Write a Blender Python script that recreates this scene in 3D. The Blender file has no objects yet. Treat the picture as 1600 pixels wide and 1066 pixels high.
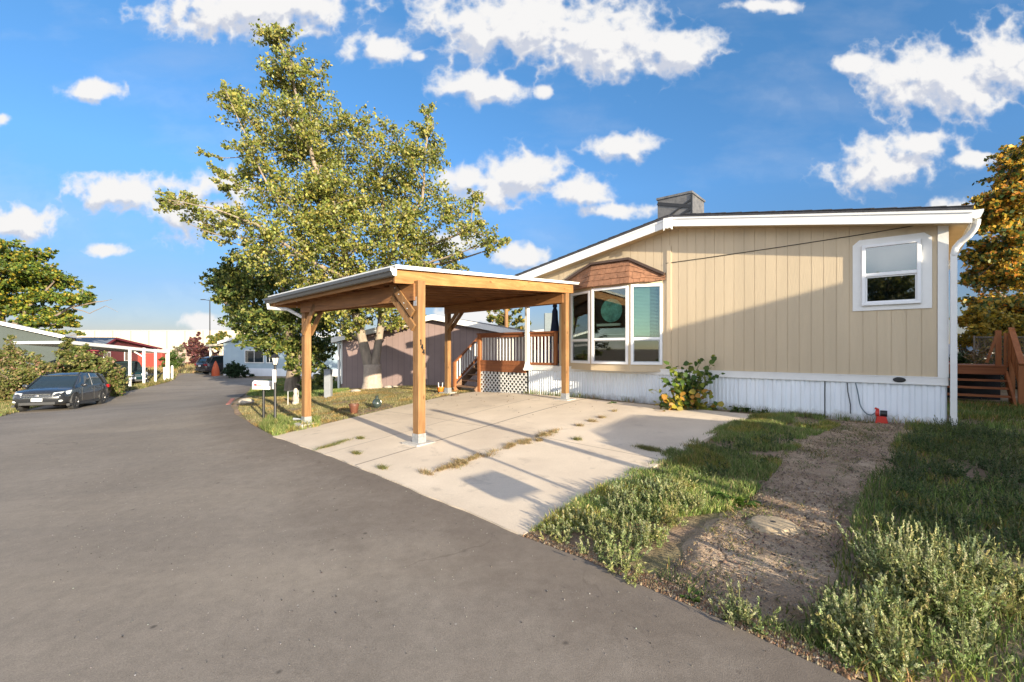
import bpy, math, random
import numpy as np
from mathutils import Matrix, Vector
random.seed(7); rng = np.random.default_rng(11)
R = math.radians
scene = bpy.context.scene
C = scene.collection

# ------------------------------------------------------------------ camera, sky, sun, exposure
EYE = 1.34
cd = bpy.data.cameras.new("camera"); cam = bpy.data.objects.new("camera", cd); C.objects.link(cam)
cam.location = (0, 0, EYE); cam.rotation_euler = (R(90), 0, 0)
cd.sensor_width = 36; cd.lens = 16.0; cd.shift_y = 12/1600; cd.clip_start = 0.05; cd.clip_end = 4000
scene.camera = cam
scene.view_settings.view_transform = 'Standard'; scene.view_settings.look = 'None'
scene.view_settings.exposure = 1.38; scene.view_settings.gamma = 1

SUNH = (0.575, -0.818); SUNEL = 13.0
sd = bpy.data.lights.new("sun", 'SUN'); sd.energy = 4.7; sd.angle = R(0.5); sd.color = (1.0, 0.87, 0.66)
so = bpy.data.objects.new("sun", sd); C.objects.link(so)
tosun = Vector((SUNH[0]*math.cos(R(SUNEL)), SUNH[1]*math.cos(R(SUNEL)), math.sin(R(SUNEL))))
so.rotation_euler = tosun.to_track_quat('Z', 'Y').to_euler()

CLOUDS = [(395,18,185,50),(470,5,120,40),(800,38,165,72),(930,60,140,75),(1045,78,85,38),(590,75,65,30),(655,90,24,11),
 (752,137,72,30),(850,143,16,12),(965,232,60,23),(815,272,72,42),(770,300,62,30),(910,297,58,30),(725,285,45,28),(1200,10,62,12),
 (1470,128,125,66),(1575,90,95,68),(1335,100,34,16),(1385,258,105,44),(1445,226,62,30),(1515,250,40,14),
 (148,140,55,18),(190,300,98,32),(295,325,100,48),(350,290,60,30),(30,345,72,32),(168,392,42,13),(815,400,50,20),
 (3,187,16,11),(1490,322,50,18),(320,505,46,18),(740,492,60,30),(560,440,90,30),(1255,345,0.1,0.1),(960,330,70,14),(700,380,60,24)]

def build_world():
    w = bpy.data.worlds.new("World"); scene.world = w; w.use_nodes = True
    nt = w.node_tree; N = nt.nodes; L = nt.links
    bg = N["Background"]; out = N["World Output"]
    # field group: how deep inside a cloud a direction (x/y, z/y) lies
    g = bpy.data.node_groups.new("cloud_field", 'ShaderNodeTree')
    g.interface.new_socket("P", in_out='INPUT', socket_type='NodeSocketVector')
    g.interface.new_socket("F", in_out='OUTPUT', socket_type='NodeSocketFloat')
    gi = g.nodes.new('NodeGroupInput'); go = g.nodes.new('NodeGroupOutput')
    last = None
    for (px, py, rx, ry) in CLOUDS:
        if rx < 1: continue
        u0 = (px-800)/711; w0 = (545-py)/711; a = rx/711*1.25; b = ry/711*1.3
        m = g.nodes.new('ShaderNodeVectorMath'); m.operation = 'SUBTRACT'; m.inputs[1].default_value = (u0, w0, 0)
        g.links.new(gi.outputs[0], m.inputs[0])
        s = g.nodes.new('ShaderNodeVectorMath'); s.operation = 'MULTIPLY'; s.inputs[1].default_value = (1/a, 1/b, 0)
        g.links.new(m.outputs[0], s.inputs[0])
        l = g.nodes.new('ShaderNodeVectorMath'); l.operation = 'LENGTH'; g.links.new(s.outputs[0], l.inputs[0])
        if last is None: last = l.outputs['Value']
        else:
            mn = g.nodes.new('ShaderNodeMath'); mn.operation = 'SMOOTH_MIN'; mn.inputs[2].default_value = 0.12
            g.links.new(last, mn.inputs[0]); g.links.new(l.outputs['Value'], mn.inputs[1]); last = mn.outputs[0]
    inv = g.nodes.new('ShaderNodeMath'); inv.operation = 'SUBTRACT'; inv.inputs[0].default_value = 1.0; g.links.new(last, inv.inputs[1])
    cl = g.nodes.new('ShaderNodeMath'); cl.operation = 'MAXIMUM'; cl.inputs[1].default_value = -0.55; g.links.new(inv.outputs[0], cl.inputs[0])
    def noise(scale, det, rough, amp):
        mp = g.nodes.new('ShaderNodeVectorMath'); mp.operation = 'MULTIPLY'; mp.inputs[1].default_value = (1, 1.5, 1); g.links.new(gi.outputs[0], mp.inputs[0])
        n = g.nodes.new('ShaderNodeTexNoise'); n.inputs['Scale'].default_value = scale; n.inputs['Detail'].default_value = det
        n.inputs['Roughness'].default_value = rough; n.inputs['Distortion'].default_value = 0.25
        g.links.new(mp.outputs[0], n.inputs['Vector'])
        a = g.nodes.new('ShaderNodeMath'); a.operation = 'MULTIPLY_ADD'; a.inputs[1].default_value = amp; a.inputs[2].default_value = -amp*0.5
        g.links.new(n.outputs[0], a.inputs[0]); return a.outputs[0]
    s1 = g.nodes.new('ShaderNodeMath'); s1.operation = 'ADD'; g.links.new(cl.outputs[0], s1.inputs[0]); g.links.new(noise(4.5, 9, 0.58, 1.35), s1.inputs[1])
    # cauliflower lumps
    nd = g.nodes.new('ShaderNodeTexNoise'); nd.inputs['Scale'].default_value = 13; nd.inputs['Detail'].default_value = 4; nd.inputs['Roughness'].default_value = .5; g.links.new(gi.outputs[0], nd.inputs['Vector'])
    v1 = g.nodes.new('ShaderNodeMath'); v1.operation = 'SUBTRACT'; v1.inputs[1].default_value = .5; g.links.new(nd.outputs[0], v1.inputs[0])
    v2 = g.nodes.new('ShaderNodeMath'); v2.operation = 'ABSOLUTE'; g.links.new(v1.outputs[0], v2.inputs[0])
    va = g.nodes.new('ShaderNodeMath'); va.operation = 'MULTIPLY_ADD'; va.inputs[1].default_value = -2.6; va.inputs[2].default_value = .08; g.links.new(v2.outputs[0], va.inputs[0])
    s3 = g.nodes.new('ShaderNodeMath'); s3.operation = 'ADD'; g.links.new(s1.outputs[0], s3.inputs[0]); g.links.new(va.outputs[0], s3.inputs[1])
    g.links.new(s3.outputs[0], go.inputs[0])

    tc = N.new('ShaderNodeTexCoord'); sep = N.new('ShaderNodeSeparateXYZ'); L.new(tc.outputs['Generated'], sep.inputs[0])
    def M(op, a, b=None, c=None, clamp=False):
        n = N.new('ShaderNodeMath'); n.operation = op; n.use_clamp = clamp
        for i, v in enumerate((a, b, c)):
            if v is None: continue
            if isinstance(v, (int, float)): n.inputs[i].default_value = v
            else: L.new(v, n.inputs[i])
        return n.outputs[0]
    ay = M('MAXIMUM', M('ABSOLUTE', sep.outputs['Y']), 0.05)
    uu = M('DIVIDE', sep.outputs['X'], ay); ww = M('DIVIDE', sep.outputs['Z'], ay)
    cmb = N.new('ShaderNodeCombineXYZ'); L.new(uu, cmb.inputs[0]); L.new(ww, cmb.inputs[1])
    f1 = N.new('ShaderNodeGroup'); f1.node_tree = g; L.new(cmb.outputs[0], f1.inputs[0])
    ad = N.new('ShaderNodeVectorMath'); ad.operation = 'ADD'; ad.inputs[1].default_value = (0.015, 0.035, 0); L.new(cmb.outputs[0], ad.inputs[0])
    f2 = N.new('ShaderNodeGroup'); f2.node_tree = g; L.new(ad.outputs[0], f2.inputs[0])
    up = M('MULTIPLY', M('GREATER_THAN', sep.outputs['Z'], 0.0), 1.0)
    mr = N.new('ShaderNodeMapRange'); mr.interpolation_type = 'SMOOTHERSTEP'; mr.inputs[1].default_value = -0.03; mr.inputs[2].default_value = 0.62
    L.new(f1.outputs[0], mr.inputs[0])
    al = M('MULTIPLY', mr.outputs[0], up)
    # thin high veil
    vn = N.new('ShaderNodeTexNoise'); vn.inputs['Scale'].default_value = 2.2; vn.inputs['Detail'].default_value = 7; vn.inputs['Roughness'].default_value = .55
    vm = N.new('ShaderNodeVectorMath'); vm.operation = 'MULTIPLY'; vm.inputs[1].default_value = (1, 2.6, 1); L.new(cmb.outputs[0], vm.inputs[0]); L.new(vm.outputs[0], vn.inputs['Vector'])
    vr = N.new('ShaderNodeMapRange'); vr.inputs[1].default_value = .5; vr.inputs[2].default_value = .8; vr.inputs[4].default_value = .22; L.new(vn.outputs[0], vr.inputs[0])
    al = M('MAXIMUM', al, M('MULTIPLY', vr.outputs[0], up))
    sh = N.new('ShaderNodeMapRange'); sh.interpolation_type = 'SMOOTHSTEP'; sh.inputs[1].default_value = -0.12; sh.inputs[2].default_value = 0.28
    L.new(M('SUBTRACT', f2.outputs[0], f1.outputs[0]), sh.inputs[0])
    thick = N.new('ShaderNodeMapRange'); thick.inputs[1].default_value = 0.25; thick.inputs[2].default_value = 1.1; L.new(f1.outputs[0], thick.inputs[0])
    sh2 = M('MULTIPLY', sh.outputs[0], M('MULTIPLY_ADD', thick.outputs[0], .3, .7))
    cc = N.new('ShaderNodeMix'); cc.data_type = 'RGBA'; L.new(sh2, cc.inputs[0])
    cc.inputs[6].default_value = CLOUD_LIT; cc.inputs[7].default_value = CLOUD_SHADE
    sky = N.new('ShaderNodeTexSky'); sky.sky_type = 'NISHITA'; sky.sun_disc = False
    sky.sun_elevation = R(SUNEL); sky.sun_rotation = math.atan2(SUNH[0], SUNH[1]); sky.altitude = 1600
    sky.air_density = 1.0; sky.dust_density = 0.3; sky.ozone_density = 2.2
    hs = N.new('ShaderNodeHueSaturation'); hs.inputs['Saturation'].default_value = SKY_SAT; hs.inputs['Value'].default_value = SKY_VAL; hs.inputs['Hue'].default_value = SKY_HUE
    L.new(sky.outputs[0], hs.inputs['Color'])
    # deeper blue in the part of the sky away from the sun, paler towards the horizon
    dr = N.new('ShaderNodeValToRGB'); e = dr.color_ramp.elements
    for k_, (p_, c_) in enumerate([(0, (.255,.21,.25)), (.12, (.33,.34,.40)), (.32, (.50,.67,.77)), (.64, (.58,.86,.94)), (.85, (.75,.85,.9))]):
        if k_ > 1: e.new(.5)
        e[k_].position = p_; e[k_].color = (*c_, 1)
    for k_, (p_, c_) in enumerate([(0, (.255,.21,.25)), (.12, (.33,.34,.40)), (.32, (.50,.67,.77)), (.64, (.58,.86,.94)), (.85, (.75,.85,.9))]): e[k_].position = p_; e[k_].color = (*c_, 1)
    L.new(sep.outputs['Z'], dr.inputs[0])
    mf = N.new('ShaderNodeMix'); mf.data_type = 'RGBA'; mf.blend_type = 'MULTIPLY'; mf.inputs[0].default_value = 1; L.new(hs.outputs[0], mf.inputs[6]); L.new(dr.outputs[0], mf.inputs[7])
    # broken bright cloud added out of view behind the camera as fill light
    bn = N.new('ShaderNodeTexNoise'); bn.inputs['Scale'].default_value = 2.6; bn.inputs['Detail'].default_value = 6; L.new(tc.outputs['Generated'], bn.inputs['Vector'])
    br = N.new('ShaderNodeMapRange'); br.interpolation_type = 'SMOOTHSTEP'; br.inputs[1].default_value = .40; br.inputs[2].default_value = .60; L.new(bn.outputs[0], br.inputs[0])
    bm_ = N.new('ShaderNodeMix'); bm_.data_type = 'RGBA'; L.new(M('MULTIPLY', br.outputs[0], up), bm_.inputs[0]); L.new(hs.outputs[0], bm_.inputs[6]); bk = N.new('ShaderNodeVectorMath'); bk.operation = 'SCALE'; bk.inputs[0].default_value = FILL_CLOUD[:3]; L.new(M('MULTIPLY_ADD', sep.outputs['Z'], -.75, 1.0), bk.inputs['Scale']); L.new(bk.outputs[0], bm_.inputs[7])
    side = N.new('ShaderNodeMapRange'); side.interpolation_type = 'SMOOTHSTEP'; side.inputs[1].default_value = .12; side.inputs[2].default_value = -.25; L.new(sep.outputs['Y'], side.inputs[0])
    fb = N.new('ShaderNodeMix'); fb.data_type = 'RGBA'; L.new(side.outputs[0], fb.inputs[0]); L.new(mf.outputs[2], fb.inputs[6]); L.new(bm_.outputs[2], fb.inputs[7])
    fr_ = M('GREATER_THAN', sep.outputs['Y'], 0.0); al = M('MULTIPLY', al, fr_)
    mx = N.new('ShaderNodeMix'); mx.data_type = 'RGBA'; L.new(al, mx.inputs[0]); L.new(fb.outputs[2], mx.inputs[6]); L.new(cc.outputs[2], mx.inputs[7])
    L.new(mx.outputs[2], bg.inputs[0]); bg.inputs[1].default_value = 0.12
CLOUD_LIT = (3.0, 2.97, 2.95, 1); CLOUD_SHADE = (1.75, 1.9, 2.3, 1)
SKY_SAT = 1.06; SKY_VAL = 1.0; SKY_HUE = 0.5; FILL_CLOUD = (9.8, 9.9, 10.8, 1)
build_world()

# ------------------------------------------------------------------ frames
K = np.array([7.41, 7.75, 0.0]); U = np.array([-0.759, 0.651, 0.0]); V = np.array([-0.651, -0.759, 0.0])
def frame(origin, ax, z=None):
    """4x4 matrix: local x along ax (horizontal), local y = ax turned +90 deg"""
    ax = np.array([ax[0], ax[1], 0.0]); ax = ax/np.linalg.norm(ax)
    m = np.eye(4); m[:3,0] = ax; m[:3,1] = (-ax[1], ax[0], 0); m[:3,3] = origin
    return m
HF = frame(K, U)          # house frame: (u, v, z)
def uv(u, v): p = K + U*u + V*v; return p[0], p[1]

# ------------------------------------------------------------------ terrain
def _c(px, py, Z): return ((px-800)/711*Z, Z, EYE-(py-545)*Z/711)
ctrl = []
for u, v, h in [(0,0,0),(4,0,0),(9,0,0),(0,-12,.0),(9,-12,-.15),(-6,0,0),(-14,0,0),(-6,-12,0),(-6,6,-.2),(0,5.9,-.25),(3.3,5.9,-.26),(6.7,5.94,-.26),
                (10.74,5.94,-.37),(11.7,.89,-.107),(7.2,.9,0),(0,7.8,-.33),(4,7.7,-.335),(.6,10.7,-.42),(-8,12,-.45),(8,12,-.62),(15,5.8,-.5),(20,10,-.9),(4,18,-.7),(-14,8,-.35),
                (14,-6,-.25),(3,-25,-.1),(-8,-25,0)]:
    x, y = uv(u, v); ctrl.append((x, y, h))
ctrl += [_c(118,639.5,19.3), _c(163,631,21.9), (-18.2,16.0,-1.08), _c(225,603,31.6), _c(260,595,36), _c(310,586,41), _c(348,586,40), (-8,21.3,-.62), (1.2,18.3,-.25), _c(582,608,18.8),
         (-19,38,-1.0), (-12,30,-.9), (0,40,-.6), (30,45,-.3), (-60,30,-1.3), (-60,90,-1.1), (60,90,-.6), (0,110,-1), (-60,-20,-1), (40,0,-.1), (10,-30,-.6), (-20,-10,-.9), (-30,8,-1.15), (-35,30,-1.25), (-8,14,-.45),(60,-40,-.5)]
ctrl = np.array(ctrl)
def _phi(r): return np.where(r > 1e-9, r*r*np.log(r+1e-12), 0.0)
S = 20.0
_X = ctrl[:, :2]/S; NC = len(_X)
_A = np.zeros((NC+3, NC+3)); _A[:NC,:NC] = _phi(np.linalg.norm(_X[:,None]-_X[None], axis=2)) + np.eye(NC)*0.0008
_A[:NC,NC:] = np.c_[np.ones(NC), _X]; _A[NC:,:NC] = _A[:NC,NC:].T
_W = np.linalg.solve(_A, np.r_[ctrl[:,2], 0, 0, 0])
def H(x, y):
    x = np.atleast_1d(np.asarray(x, float)); y = np.atleast_1d(np.asarray(y, float)); sh = x.shape
    P = np.c_[x.ravel(), y.ravel()]; res = np.empty(len(P))
    for i in range(0, len(P), 20000):
        Q = P[i:i+20000]/S
        res[i:i+20000] = _phi(np.linalg.norm(Q[:,None]-_X[None], axis=2)) @ _W[:NC] + _W[NC] + Q @ _W[NC+1:]
    r = np.hypot(P[:,0], P[:,1]-20); t = np.clip((r-70)/60, 0, 1); t = t*t*(3-2*t)
    return (res*(1-t) + (-1.0)*t).reshape(sh)
def h1(x, y): return float(H(x, y)[0])
def at(px, py):
    """ground point seen at a photograph pixel"""
    a = (px-800)/711; b = (545-py)/711
    zs = np.geomspace(1.2, 120, 900); g = EYE + b*zs - H(a*zs, zs)
    i = np.where(g < 0)[0]
    if len(i) == 0: Z = 120.0
    else:
        i = i[0]; 
        if i == 0: Z = zs[0]
        else: Z = zs[i-1] + (zs[i]-zs[i-1])*g[i-1]/(g[i-1]-g[i])
    return np.array([a*Z, Z, h1(a*Z, Z)])
def pt(px, py, Z): return np.array([(px-800)/711*Z, Z, EYE+(545-py)*Z/711])
def gp(x, y): return np.array([x, y, h1(x, y)])

# ------------------------------------------------------------------ materials
def newmat(name):
    m = bpy.data.materials.new(name); m.use_nodes = True
    nt = m.node_tree; return m, nt, nt.nodes, nt.links, nt.nodes["Principled BSDF"]
def rgb(c): return (c[0], c[1], c[2], 1)
def simple(name, col, rough=.6, metal=0, var=.12, scale=6, bump=.0, bscale=40, spec=.5, coat=0, stretch=(1,1,1), detail=6):
    m, nt, N, L, b = newmat(name)
    b.inputs['Roughness'].default_value = rough; b.inputs['Metallic'].default_value = metal
    b.inputs['Specular IOR Level'].default_value = spec; b.inputs['Coat Weight'].default_value = coat
    tc = N.new('ShaderNodeTexCoord'); mp = N.new('ShaderNodeMapping'); mp.inputs['Scale'].default_value = stretch
    L.new(tc.outputs['Object'], mp.inputs[0])
    n = N.new('ShaderNodeTexNoise'); n.inputs['Scale'].default_value = scale; n.inputs['Detail'].default_value = detail; n.inputs['Roughness'].default_value = .6
    L.new(mp.outputs[0], n.inputs['Vector'])
    r = N.new('ShaderNodeValToRGB'); r.color_ramp.elements[0].position = .3; r.color_ramp.elements[1].position = .7
    r.color_ramp.elements[0].color = rgb([c*(1-var) for c in col]); r.color_ramp.elements[1].color = rgb([min(1, c*(1+var)) for c in col])
    L.new(n.outputs[0], r.inputs[0]); L.new(r.outputs[0], b.inputs['Base Color'])
    if bump:
        n2 = N.new('ShaderNodeTexNoise'); n2.inputs['Scale'].default_value = bscale; n2.inputs['Detail'].default_value = 5; L.new(mp.outputs[0], n2.inputs['Vector'])
        bp = N.new('ShaderNodeBump'); bp.inputs['Strength'].default_value = bump; bp.inputs['Distance'].default_value = .01
        L.new(n2.outputs[0], bp.inputs['Height']); L.new(bp.outputs[0], b.inputs['Normal'])
    return m
def wood(name, col, dark, axis=2, rough=.65, gs=14, knots=True):
    m, nt, N, L, b = newmat(name); b.inputs['Roughness'].default_value = rough; b.inputs['Specular IOR Level'].default_value = .3
    st = [1,1,1]; st[axis] = .07
    tc = N.new('ShaderNodeTexCoord'); mp = N.new('ShaderNodeMapping'); mp.inputs['Scale'].default_value = st
    L.new(tc.outputs['Object'], mp.inputs[0])
    n = N.new('ShaderNodeTexNoise'); n.inputs['Scale'].default_value = gs; n.inputs['Detail'].default_value = 7; n.inputs['Roughness'].default_value = .65; n.inputs['Distortion'].default_value = .6
    L.new(mp.outputs[0], n.inputs['Vector'])
    r = N.new('ShaderNodeValToRGB'); r.color_ramp.elements[0].position = .32; r.color_ramp.elements[1].position = .66
    r.color_ramp.elements[0].color = rgb(dark); r.color_ramp.elements[1].color = rgb(col); L.new(n.outputs[0], r.inputs[0])
    colout = r.outputs[0]
    if knots:
        st2 = [1,1,1]; st2[axis] = .45
        mp2 = N.new('ShaderNodeMapping'); mp2.inputs['Scale'].default_value = st2; L.new(tc.outputs['Object'], mp2.inputs[0])
        v = N.new('ShaderNodeTexVoronoi'); v.inputs['Scale'].default_value = 5.5; L.new(mp2.outputs[0], v.inputs['Vector'])
        kr = N.new('ShaderNodeMapRange'); kr.inputs[1].default_value = .05; kr.inputs[2].default_value = .14; kr.inputs[3].default_value = .75; kr.inputs[4].default_value = 0; L.new(v.outputs['Distance'], kr.inputs[0])
        mx = N.new('ShaderNodeMix'); mx.data_type = 'RGBA'; L.new(kr.outputs[0], mx.inputs[0]); L.new(colout, mx.inputs[6]); mx.inputs[7].default_value = rgb([c*.4 for c in dark]); colout = mx.outputs[2]
    n3 = N.new('ShaderNodeTexNoise'); n3.inputs['Scale'].default_value = 2.2; n3.inputs['Detail'].default_value = 3; L.new(tc.outputs['Object'], n3.inputs['Vector'])
    mx2 = N.new('ShaderNodeMix'); mx2.data_type = 'RGBA'; mx2.blend_type = 'MULTIPLY'; mx2.inputs[0].default_value = .5; L.new(colout, mx2.inputs[6]); 
    r3 = N.new('ShaderNodeValToRGB'); r3.color_ramp.elements[0].color = (.65,.6,.55,1); r3.color_ramp.elements[0].position=.35; r3.color_ramp.elements[1].position=.65; L.new(n3.outputs[0], r3.inputs[0]); L.new(r3.outputs[0], mx2.inputs[7])
    L.new(mx2.outputs[2], b.inputs['Base Color'])
    bp = N.new('ShaderNodeBump'); bp.inputs['Strength'].default_value = .25; bp.inputs['Distance'].default_value = .004; L.new(n.outputs[0], bp.inputs['Height']); L.new(bp.outputs[0], b.inputs['Normal'])
    return m
def leafmat(name, trans=.35, rough=.5):
    m, nt, N, L, b = newmat(name)
    a = N.new('ShaderNodeAttribute'); a.attribute_name = 'Col'
    L.new(a.outputs['Color'], b.inputs['Base Color']); b.inputs['Roughness'].default_value = rough; b.inputs['Specular IOR Level'].default_value = .35
    t = N.new('ShaderNodeBsdfTranslucent'); L.new(a.outputs['Color'], t.inputs[0])
    mx = N.new('ShaderNodeMixShader'); mx.inputs[0].default_value = trans
    L.new(b.outputs[0], mx.inputs[1]); L.new(t.outputs[0], mx.inputs[2]); L.new(mx.outputs[0], N['Material Output'].inputs[0])
    return m
def glassmat(name, tint, refl=.12, rough=.02):
    """window pane: clear tinted pass-through plus mirror reflection that grows at grazing angles"""
    m, nt, N, L, b = newmat(name); N.remove(b)
    t = N.new('ShaderNodeBsdfTransparent'); t.inputs[0].default_value = rgb(tint)
    g = N.new('ShaderNodeBsdfGlossy'); g.inputs['Roughness'].default_value = rough
    lw = N.new('ShaderNodeLayerWeight'); lw.inputs[0].default_value = .35
    ma = N.new('ShaderNodeMath'); ma.operation = 'MULTIPLY_ADD'; ma.inputs[1].default_value = .7; ma.inputs[2].default_value = refl; ma.use_clamp = True
    L.new(lw.outputs['Fresnel'], ma.inputs[0])
    mx = N.new('ShaderNodeMixShader'); L.new(ma.outputs[0], mx.inputs[0]); L.new(t.outputs[0], mx.inputs[1]); L.new(g.outputs[0], mx.inputs[2]); L.new(mx.outputs[0], N['Material Output'].inputs[0])
    return m

# ------------------------------------------------------------------ mesh builder
class G:
    def __init__(s, M=None): s.v = []; s.f = []; s.M = np.eye(4) if M is None else M
    def add(s, pts, faces):
        k = len(s.v); P = np.asarray(pts, float); P = P @ s.M[:3,:3].T + s.M[:3,3]
        s.v.extend(P.tolist()); s.f.extend([tuple(k+i for i in f) for f in faces]); return s
    def box(s, x0, x1, y0, y1, z0, z1):
        x0,x1 = sorted((x0,x1)); y0,y1 = sorted((y0,y1)); z0,z1 = sorted((z0,z1))
        return s.add([(x0,y0,z0),(x1,y0,z0),(x1,y1,z0),(x0,y1,z0),(x0,y0,z1),(x1,y0,z1),(x1,y1,z1),(x0,y1,z1)],
                     [(0,3,2,1),(4,5,6,7),(0,1,5,4),(1,2,6,5),(2,3,7,6),(3,0,4,7)])
    def hexa(s, b, t): return s.add(list(b)+list(t), [(0,3,2,1),(4,5,6,7),(0,1,5,4),(1,2,6,5),(2,3,7,6),(3,0,4,7)])
    def beam(s, p, q, w, h, up=(0,0,1)):
        """bar from p to q, w wide sideways, h tall along up (centred)"""
        p = np.array(p, float); q = np.array(q, float); d = (q-p)/np.linalg.norm(q-p)
        sd = np.cross(d, np.array(up, float)); nn = np.linalg.norm(sd)
        if nn < 1e-6: sd = np.cross(d, (1,0,0)); nn = np.linalg.norm(sd)
        sd /= nn; uu = np.cross(sd, d); a = sd*w/2; b = uu*h/2
        return s.hexa([p-a-b, p+a-b, q+a-b, q-a-b], [p-a+b, p+a+b, q+a+b, q-a+b])
    def tube(s, pts, rad, n=8, caps=True):
        pts = [np.array(p, float) for p in pts]; m = len(pts)
        if not hasattr(rad, '__len__'): rad = [rad]*m
        d0 = pts[1]-pts[0]; d0 /= np.linalg.norm(d0)
        a = np.cross(d0, (0,0,1)); 
        if np.linalg.norm(a) < 1e-3: a = np.cross(d0, (1,0,0))
        a /= np.linalg.norm(a); V = []; F = []
        for i, p in enumerate(pts):
            d = pts[min(i+1,m-1)]-pts[max(i-1,0)]; d /= np.linalg.norm(d)+1e-12
            a = a-d*np.dot(a,d); a /= np.linalg.norm(a)+1e-12; b = np.cross(d, a)
            for k in range(n):
                t = 2*math.pi*k/n; V.append(p+(a*math.cos(t)+b*math.sin(t))*rad[i])
        for i in range(m-1):
            for k in range(n): F.append((i*n+k, i*n+(k+1)%n, (i+1)*n+(k+1)%n, (i+1)*n+k))
        if caps: F.append(tuple(range(n-1,-1,-1))); F.append(tuple((m-1)*n+k for k in range(n)))
        return s.add(V, F)
    def prism(s, poly, lo, hi, axis='y'):
        """poly in the plane of the two other axes (x,z for 'y'; y,z for 'x'; x,y for 'z')"""
        def mk(a, b, c): return {'y': (a,c,b), 'x': (c,a,b), 'z': (a,b,c)}[axis]
        n = len(poly); P = [mk(a,b,lo) for a,b in poly]+[mk(a,b,hi) for a,b in poly]
        return s.add(P, [tuple(range(n-1,-1,-1)), tuple(range(n,2*n))]+[(i,(i+1)%n,n+(i+1)%n,n+i) for i in range(n)])
    def lathe(s, prof, c=(0,0,0), n=16, axis='z'):
        """prof: list of (r, h)"""
        V = []; F = []; m = len(prof)
        for r, h in prof:
            for k in range(n):
                t = 2*math.pi*k/n; x, y = r*math.cos(t), r*math.sin(t)
                V.append({'z': (c[0]+x,c[1]+y,c[2]+h), 'y': (c[0]+x,c[1]+h,c[2]+y), 'x': (c[0]+h,c[1]+x,c[2]+y)}[axis])
        for i in range(m-1):
            for k in range(n): F.append((i*n+k, i*n+(k+1)%n, (i+1)*n+(k+1)%n, (i+1)*n+k))
        F.append(tuple(range(n-1,-1,-1))); F.append(tuple((m-1)*n+k for k in range(n)))
        return s.add(V, F)
    def ball(s, c, r, n=10, m=7):
        if not hasattr(r, '__len__'): r = (r,r,r)
        V = []; F = []
        for i in range(m+1):
            ph = math.pi*i/m - math.pi/2
            for k in range(n):
                t = 2*math.pi*k/n; V.append((c[0]+r[0]*math.cos(ph)*math.cos(t), c[1]+r[1]*math.cos(ph)*math.sin(t), c[2]+r[2]*math.sin(ph)))
        for i in range(m):
            for k in range(n): F.append((i*n+k, i*n+(k+1)%n, (i+1)*n+(k+1)%n, (i+1)*n+k))
        return s.add(V, F)
    def build(s, name, mat, parent=None, smooth=False, bevel=0, recalc=True):
        V = np.array(s.v)
        if parent is not None:
            Mi = np.linalg.inv(MW[parent.name]); V = V @ Mi[:3,:3].T + Mi[:3,3]
        me = bpy.data.meshes.new(name); me.from_pydata(V.tolist(), [], s.f); me.materials.append(mat)
        if recalc:
            import bmesh
            bm = bmesh.new(); bm.from_mesh(me); bmesh.ops.recalc_face_normals(bm, faces=bm.faces); bm.to_mesh(me); bm.free()
        if smooth: 
            for p in me.polygons: p.use_smooth = True
            try: me.set_sharp_from_angle(angle=R(40))
            except Exception: pass
        o = bpy.data.objects.new(name, me); C.objects.link(o)
        if parent is not None: o.parent = parent; MW[o.name] = MW[parent.name]
        else: MW[o.name] = np.eye(4)
        if bevel:
            b = o.modifiers.new('bevel', 'BEVEL'); b.width = bevel; b.segments = 1; b.limit_method = 'ANGLE'
        return o
MW = {}
def empty(name, M, label, cat, group=None):
    o = bpy.data.objects.new(name, None); C.objects.link(o); o.empty_display_size = .2
    MW[o.name] = M; o.matrix_world = Matrix(M.tolist())
    return tag(o, label, cat, group)
def tag(o, label, cat, group=None, kind=None):
    if label: o['label'] = label
    if cat: o['category'] = cat
    if group: o['group'] = group
    if kind: o['kind'] = kind
    return o
def struct(o): o['kind'] = 'structure'; return o
def solo(g, name, mat, base, label, cat, group=None, ax=(1,0), **kw):
    """a thing that is one mesh, with its origin at its base"""
    M = frame(base, ax); V = np.array(g.v); Mi = np.linalg.inv(M); g.v = (V @ Mi[:3,:3].T + Mi[:3,3]).tolist()
    o = g.build(name, mat, None, **kw); o.matrix_world = Matrix(M.tolist()); MW[o.name] = M
    return tag(o, label, cat, group)
def mesh_np(name, Vv, F, mat, cols=None, parent=None, smooth=False):
    """fast mesh from arrays; F is (n,3) or (n,4); cols one RGB per face"""
    Vv = np.asarray(Vv, float)
    if parent is not None:
        Mi = np.linalg.inv(MW[parent.name]); Vv = Vv @ Mi[:3,:3].T + Mi[:3,3]
    me = bpy.data.meshes.new(name); k = F.shape[1]
    me.vertices.add(len(Vv)); me.vertices.foreach_set('co', Vv.astype(np.float32).ravel())
    me.loops.add(F.size); me.loops.foreach_set('vertex_index', F.astype(np.int32).ravel())
    me.polygons.add(len(F)); me.polygons.foreach_set('loop_start', np.arange(0, F.size, k, dtype=np.int32))
    me.polygons.foreach_set('loop_total', np.full(len(F), k, np.int32))
    if smooth: me.polygons.foreach_set('use_smooth', np.ones(len(F), bool))
    me.update(calc_edges=True); me.validate()
    if cols is not None:
        a = me.color_attributes.new('Col', 'FLOAT_COLOR', 'CORNER')
        c = np.c_[np.repeat(cols, k, axis=0), np.ones(len(cols)*k)]
        a.data.foreach_set('color', c.astype(np.float32).ravel())
    me.materials.append(mat)
    o = bpy.data.objects.new(name, me); C.objects.link(o)
    if parent is not None: o.parent = parent; MW[o.name] = MW[parent.name]
    return o
def unit(a): return a/(np.linalg.norm(a, axis=-1, keepdims=True)+1e-9)
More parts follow.
